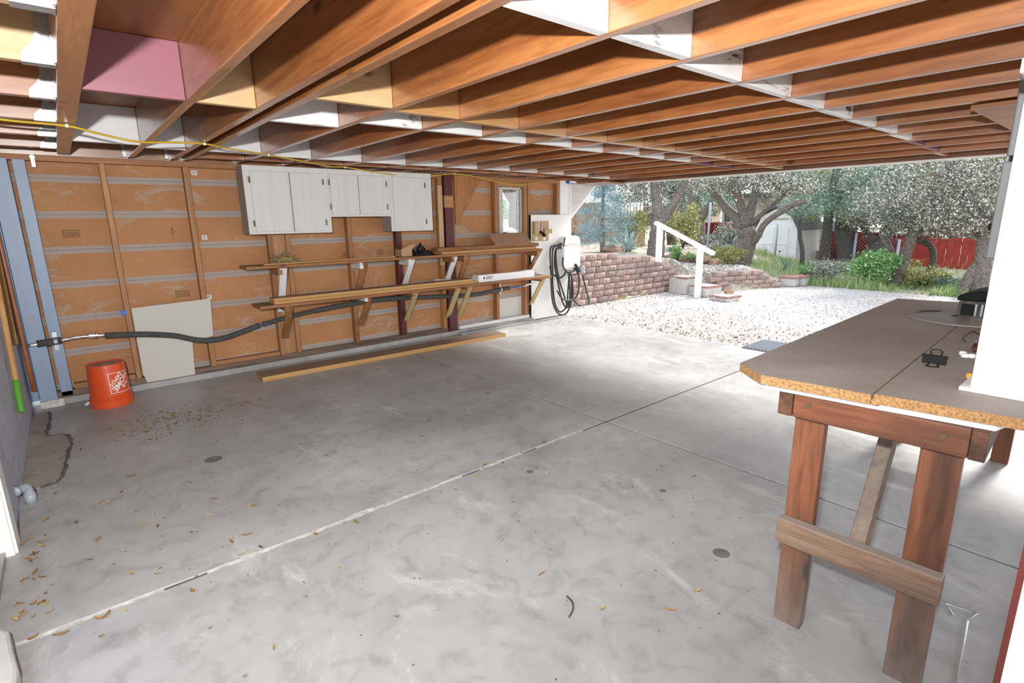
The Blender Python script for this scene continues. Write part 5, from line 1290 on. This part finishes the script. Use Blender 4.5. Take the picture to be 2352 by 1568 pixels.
# white barn-roofed shed, seen end on; x = 18
sh = thing('garden_shed', 'white gambrel roofed garden shed behind the largest oak', 'shed', (18.0, 8.0, 0))
SX = 18.0; gp = [(8.72, 0), (8.72, 1.05), (8.55, 1.42), (8.07, 1.68), (7.6, 1.42), (7.38, 1.0), (7.34, 0)]
zb = .0
MB().prism([(SX, y, z+.0) for y, z in gp][::-1], (1.8, 0, 0)).build('shed_wall', 'shedwhite', sh)
rf = [(8.76, 1.02), (8.58, 1.44), (8.07, 1.72), (7.57, 1.44), (7.32, .97)]
rfo = [(y, z+.05) for y, z in rf]
MB().prism([(SX-.10, y, z) for y, z in rfo]+[(SX-.10, y, z) for y, z in rf[::-1]], (2.1, 0, 0)).build('shed_roof', 'roofgrey', sh)
for s_ in (8.30, 7.84):
    MB().box(SX-.03, SX-.001, s_-.21, s_+.21, .08, 1.08).build('shed_door', 'shedwhite', sh, bevel=.004)
    mb = MB()
    for (a, b) in (((s_-.19, .1), (s_+.19, .5)), ((s_+.19, .1), (s_-.19, .5))): mb.bar((SX-.036, a[0], a[1]), (SX-.036, b[0], b[1]), .05, .012, (1, 0, 0))
    mb.box(SX-.045, SX-.03, s_-.2, s_+.2, .52, .57); mb.build('door_brace', 'shedwhite', sh)
MB().box(SX-.03, SX, 7.7, 8.45, 1.32, 1.36).build('trim_board', 'housetan', sh)
# grey roofed low shed behind it
g2 = thing('garden_shed', 'low grey shingle roofed shed right of the white shed', 'shed', (21, 8.0, 0))
MB().box(21, 23, 7.6, 8.8, -.1, .55).build('shed_wall', 'offwhite', g2)
MB().prism([(20.8, 9.0, .52), (20.8, 7.35, .52), (22, 7.35, 1.15), (22, 9.0, 1.15)], (0, 0, .04)).build('shed_roof', 'roofgrey', g2)
MB().bar((20.95, 7.62, .5), (20.95, 7.75, -.1), .05, .03).build('leaning_board', 'fenceZ', g2)
tag(MB().box(19.2, 19.8, 6.75, 7.2, -.05, .28).build('planter_box', 'fenceX'), 'low brown planter box in front of the grey roofed shed', 'planter')
# blue rolled tarp/boat
bt = thing('tarp_bundle', 'bright blue and teal rolled tarp bundle left of the largest oak', 'tarp', (15.9, 8.45, .55))
MB().tube(catmull([(15.9, 8.82, .74), (15.9, 8.6, .76), (15.9, 8.3, .76), (15.9, 8.05, .74)], 4), .075, 12).build('upper_roll', plain('aqua_vinyl', (.18, .58, .72), .35), bt, smooth=True)
MB().tube(catmull([(15.88, 8.82, .60), (15.86, 8.5, .60), (15.88, 8.05, .62)], 4), [.03, .05, .07, .08, .085, .085, .08, .07, .06], 12).build('lower_roll', 'bluetarp', bt, smooth=True)
MB().bar((15.85, 8.12, .4), (15.85, 8.2, .68), .05, .03).bar((15.85, 8.7, .4), (15.85, 8.66, .6), .05, .03).build('trestle', 'reddark', bt)
# chain link with posts, dark red slats behind
cf = thing('chain_link_fence', 'chain link fence on galvanised posts crossing the back of the yard', 'fence', (16, 5, .1))
posts = [(14, 8.12, .5, 1.82), (16.2, 7.2, .1, 1.2), (16, 5.74, .0, 1.08), (15.8, 5.0, .1, .98), (15.6, 4.0, .1, .84)]
for x, y, z0, z1 in posts: MB().tube([(x, y, z0-.05), (x, y, z1)], .032, 8).build('fence_post', 'pvc', cf, smooth=True)
mb = MB()
for (a, b) in zip(posts[1:], posts[2:]):
    A0, A1 = Vector((a[0], a[1], a[2])), Vector((a[0], a[1], a[3])); B0, B1 = Vector((b[0], b[1], b[2])), Vector((b[0], b[1], b[3]))
    n = max(4, int((B0-A0).length/.085)); hN = 10
    for k in range(-hN, n):
        for sgn in (1, -1):
            u0, u1 = k/n, (k+hN)/n
            v0, v1 = (0., 1.) if sgn > 0 else (1., 0.)
            def pt(u, v): return (A0.lerp(B0, u)).lerp(A1.lerp(B1, u), v)
            lo, hi = max(0, u0), min(1, u1)
            if hi-lo < .02: continue
            f = lambda u: v0+(v1-v0)*(u-u0)/(u1-u0)
            mb.tube([pt(lo, f(lo)), pt(hi, f(hi))], .0019, 3, False)
tag(mb.build('chain_link_mesh', 'greyboard', cf), None, None, None, 'stuff')
rs_ = thing('slatted_fence', 'dark red slatted fence behind the chain link, left of the largest oak', 'fence', (20, 11, .3))
mb = MB(); 
for k in range(60):
    y = 12.6-k*.075
    if y > 9.2: mb.bar((20.0, y, .0), (20.02, y-.12, 1.23), .05, .01, (0, 1, 0))
tag(mb.build('slats', 'reddark', rs_), None, None, None, 'stuff'); MB().box(20.03, 20.05, 9.0, 12.7, -.2, 1.2).build('backing_mesh', 'reddark', rs_)
rs2 = thing('slatted_fence', 'dark red slatted fence behind the chain link, right of the grey shed', 'fence', (20, 6, .0))
mb = MB()
for k in range(45): mb.bar((19.6-k*.04, 7.0-k*.075, -.25), (19.6-k*.04, 7.0-k*.075-.1, .92), .05, .01, (0, 1, 0))
tag(mb.build('slats', 'reddark', rs2), None, None, None, 'stuff'); MB().prism([(19.66, 7.05, -.3), (17.86, 3.65, -.3), (17.86, 3.65, .88), (19.66, 7.05, .92)], (.02, 0, 0)).build('backing_mesh', 'reddark', rs2)
rpf = thing('plank_fence', 'bright red painted plank fence at the right of the yard', 'fence', (17.2, 3, .0))
rpm = MB().box(-.07, .07, -.01, .01, 0, 1.0).mesh('plank', 'redfence')
for k in range(26):
    y = 4.35-k*.148; inst('plank', rpm, rpf, (17.2+.006*(k % 2), y, -.10), (0, 0, PI/2), (1, 1, .93+.02*math.sin(k*1.7)))
MB().box(17.22, 17.27, .5, 4.4, .65, .74).build('rail', 'redfence', rpf); MB().box(17.22, 17.27, .5, 4.4, .05, .14).build('rail', 'redfence', rpf)

# car seen through the small window
ca_ = thing('car', 'white car parked outside, seen through the small window', 'car', (7.0, 11.0, .25))
YF = 9.35; X0, X1 = 6.05, 7.98; ZC = .28
body = [(YF, ZC+.35), (YF-.02, ZC+.62), (YF+.05, ZC+.98), (YF+1.25, ZC+1.06), (YF+1.95, ZC+1.62), (YF+3.6, ZC+1.66), (YF+4.4, ZC+1.1), (YF+4.5, ZC+.4)]
MB().prism([(X0, y, z) for y, z in body], (X1-X0, 0, 0)).build('car_body', 'carwhite', ca_, bevel=.06)
MB().box(X0+.35, X1-.33, YF-.035, YF+.02, ZC+.50, ZC+.90).build('grille', 'carglass', ca_, bevel=.01)
for k in range(4): MB().box(X0+.37, X1-.35, YF-.045, YF-.034, ZC+.55+k*.085, ZC+.575+k*.085).build('grille_bar', 'greyboard', ca_)
for a, b in ((X0+.02, X0+.32), (X1-.30, X1+.01)):
    MB().box(a, b, YF-.03, YF+.12, ZC+.74, ZC+.93).build('headlamp', 'lamp', ca_, bevel=.02)
MB().prism([(X0+.12, YF+1.26, ZC+1.10), (X1-.12, YF+1.26, ZC+1.10), (X1-.2, YF+1.88, ZC+1.58), (X0+.2, YF+1.88, ZC+1.58)], (0, -.03, .03)).build('windscreen', 'carglass', ca_)
for x in (X0-.12, X1+.0): MB().box(x, x+.14, YF+1.45, YF+1.55, ZC+1.06, ZC+1.22).build('wing_mirror', 'carwhite', ca_, bevel=.02)
for x in (X0+.02, X1-.24):
    for y in (YF+.85, YF+3.55): MB().tube([(x, y, ZC+.34), (x+.22, y, ZC+.34)], .34, 20).build('wheel', 'rubber', ca_)
z = G(10, 12)
plant('oak_tree', 'grey trunk behind the parked car seen through the window', 'tree', (10.2, 12, .25), [([(10.25, 12, .15), (10.22, 12, 1.4), (10.28, 12, 2.4), (10.3, 12, 3.2)], .24, .22), ([(10.2, 12, 1.8), (9.8, 12.1, 2.35), (9.2, 12.1, 2.5)], .12, .07)],
      [((10.3, 13.0, 2.55), (.6, .5, .35), 1300), ((10.2, 12.2, 3.2), (1.2, 1, .5), 1500)], 'leafyell', 'bark', .04)
plant('oak_tree', 'thin curved trunk left of the grey trunk beyond the car', 'tree', (11.3, 14.5, .25), [([(11.3, 14.5, .1), (11.35, 14.5, 1.1), (11.6, 14.6, 1.8)], .14, .1)],
      [((11.75, 14.6, 1.75), (.45, .4, .3), 1300), ((11.5, 14.9, 2.6), (.8, .8, .55), 1800)], 'leafgreen', 'bark', .05)

for o in bpy.data.objects:
    if '_base' in o: del o['_base']
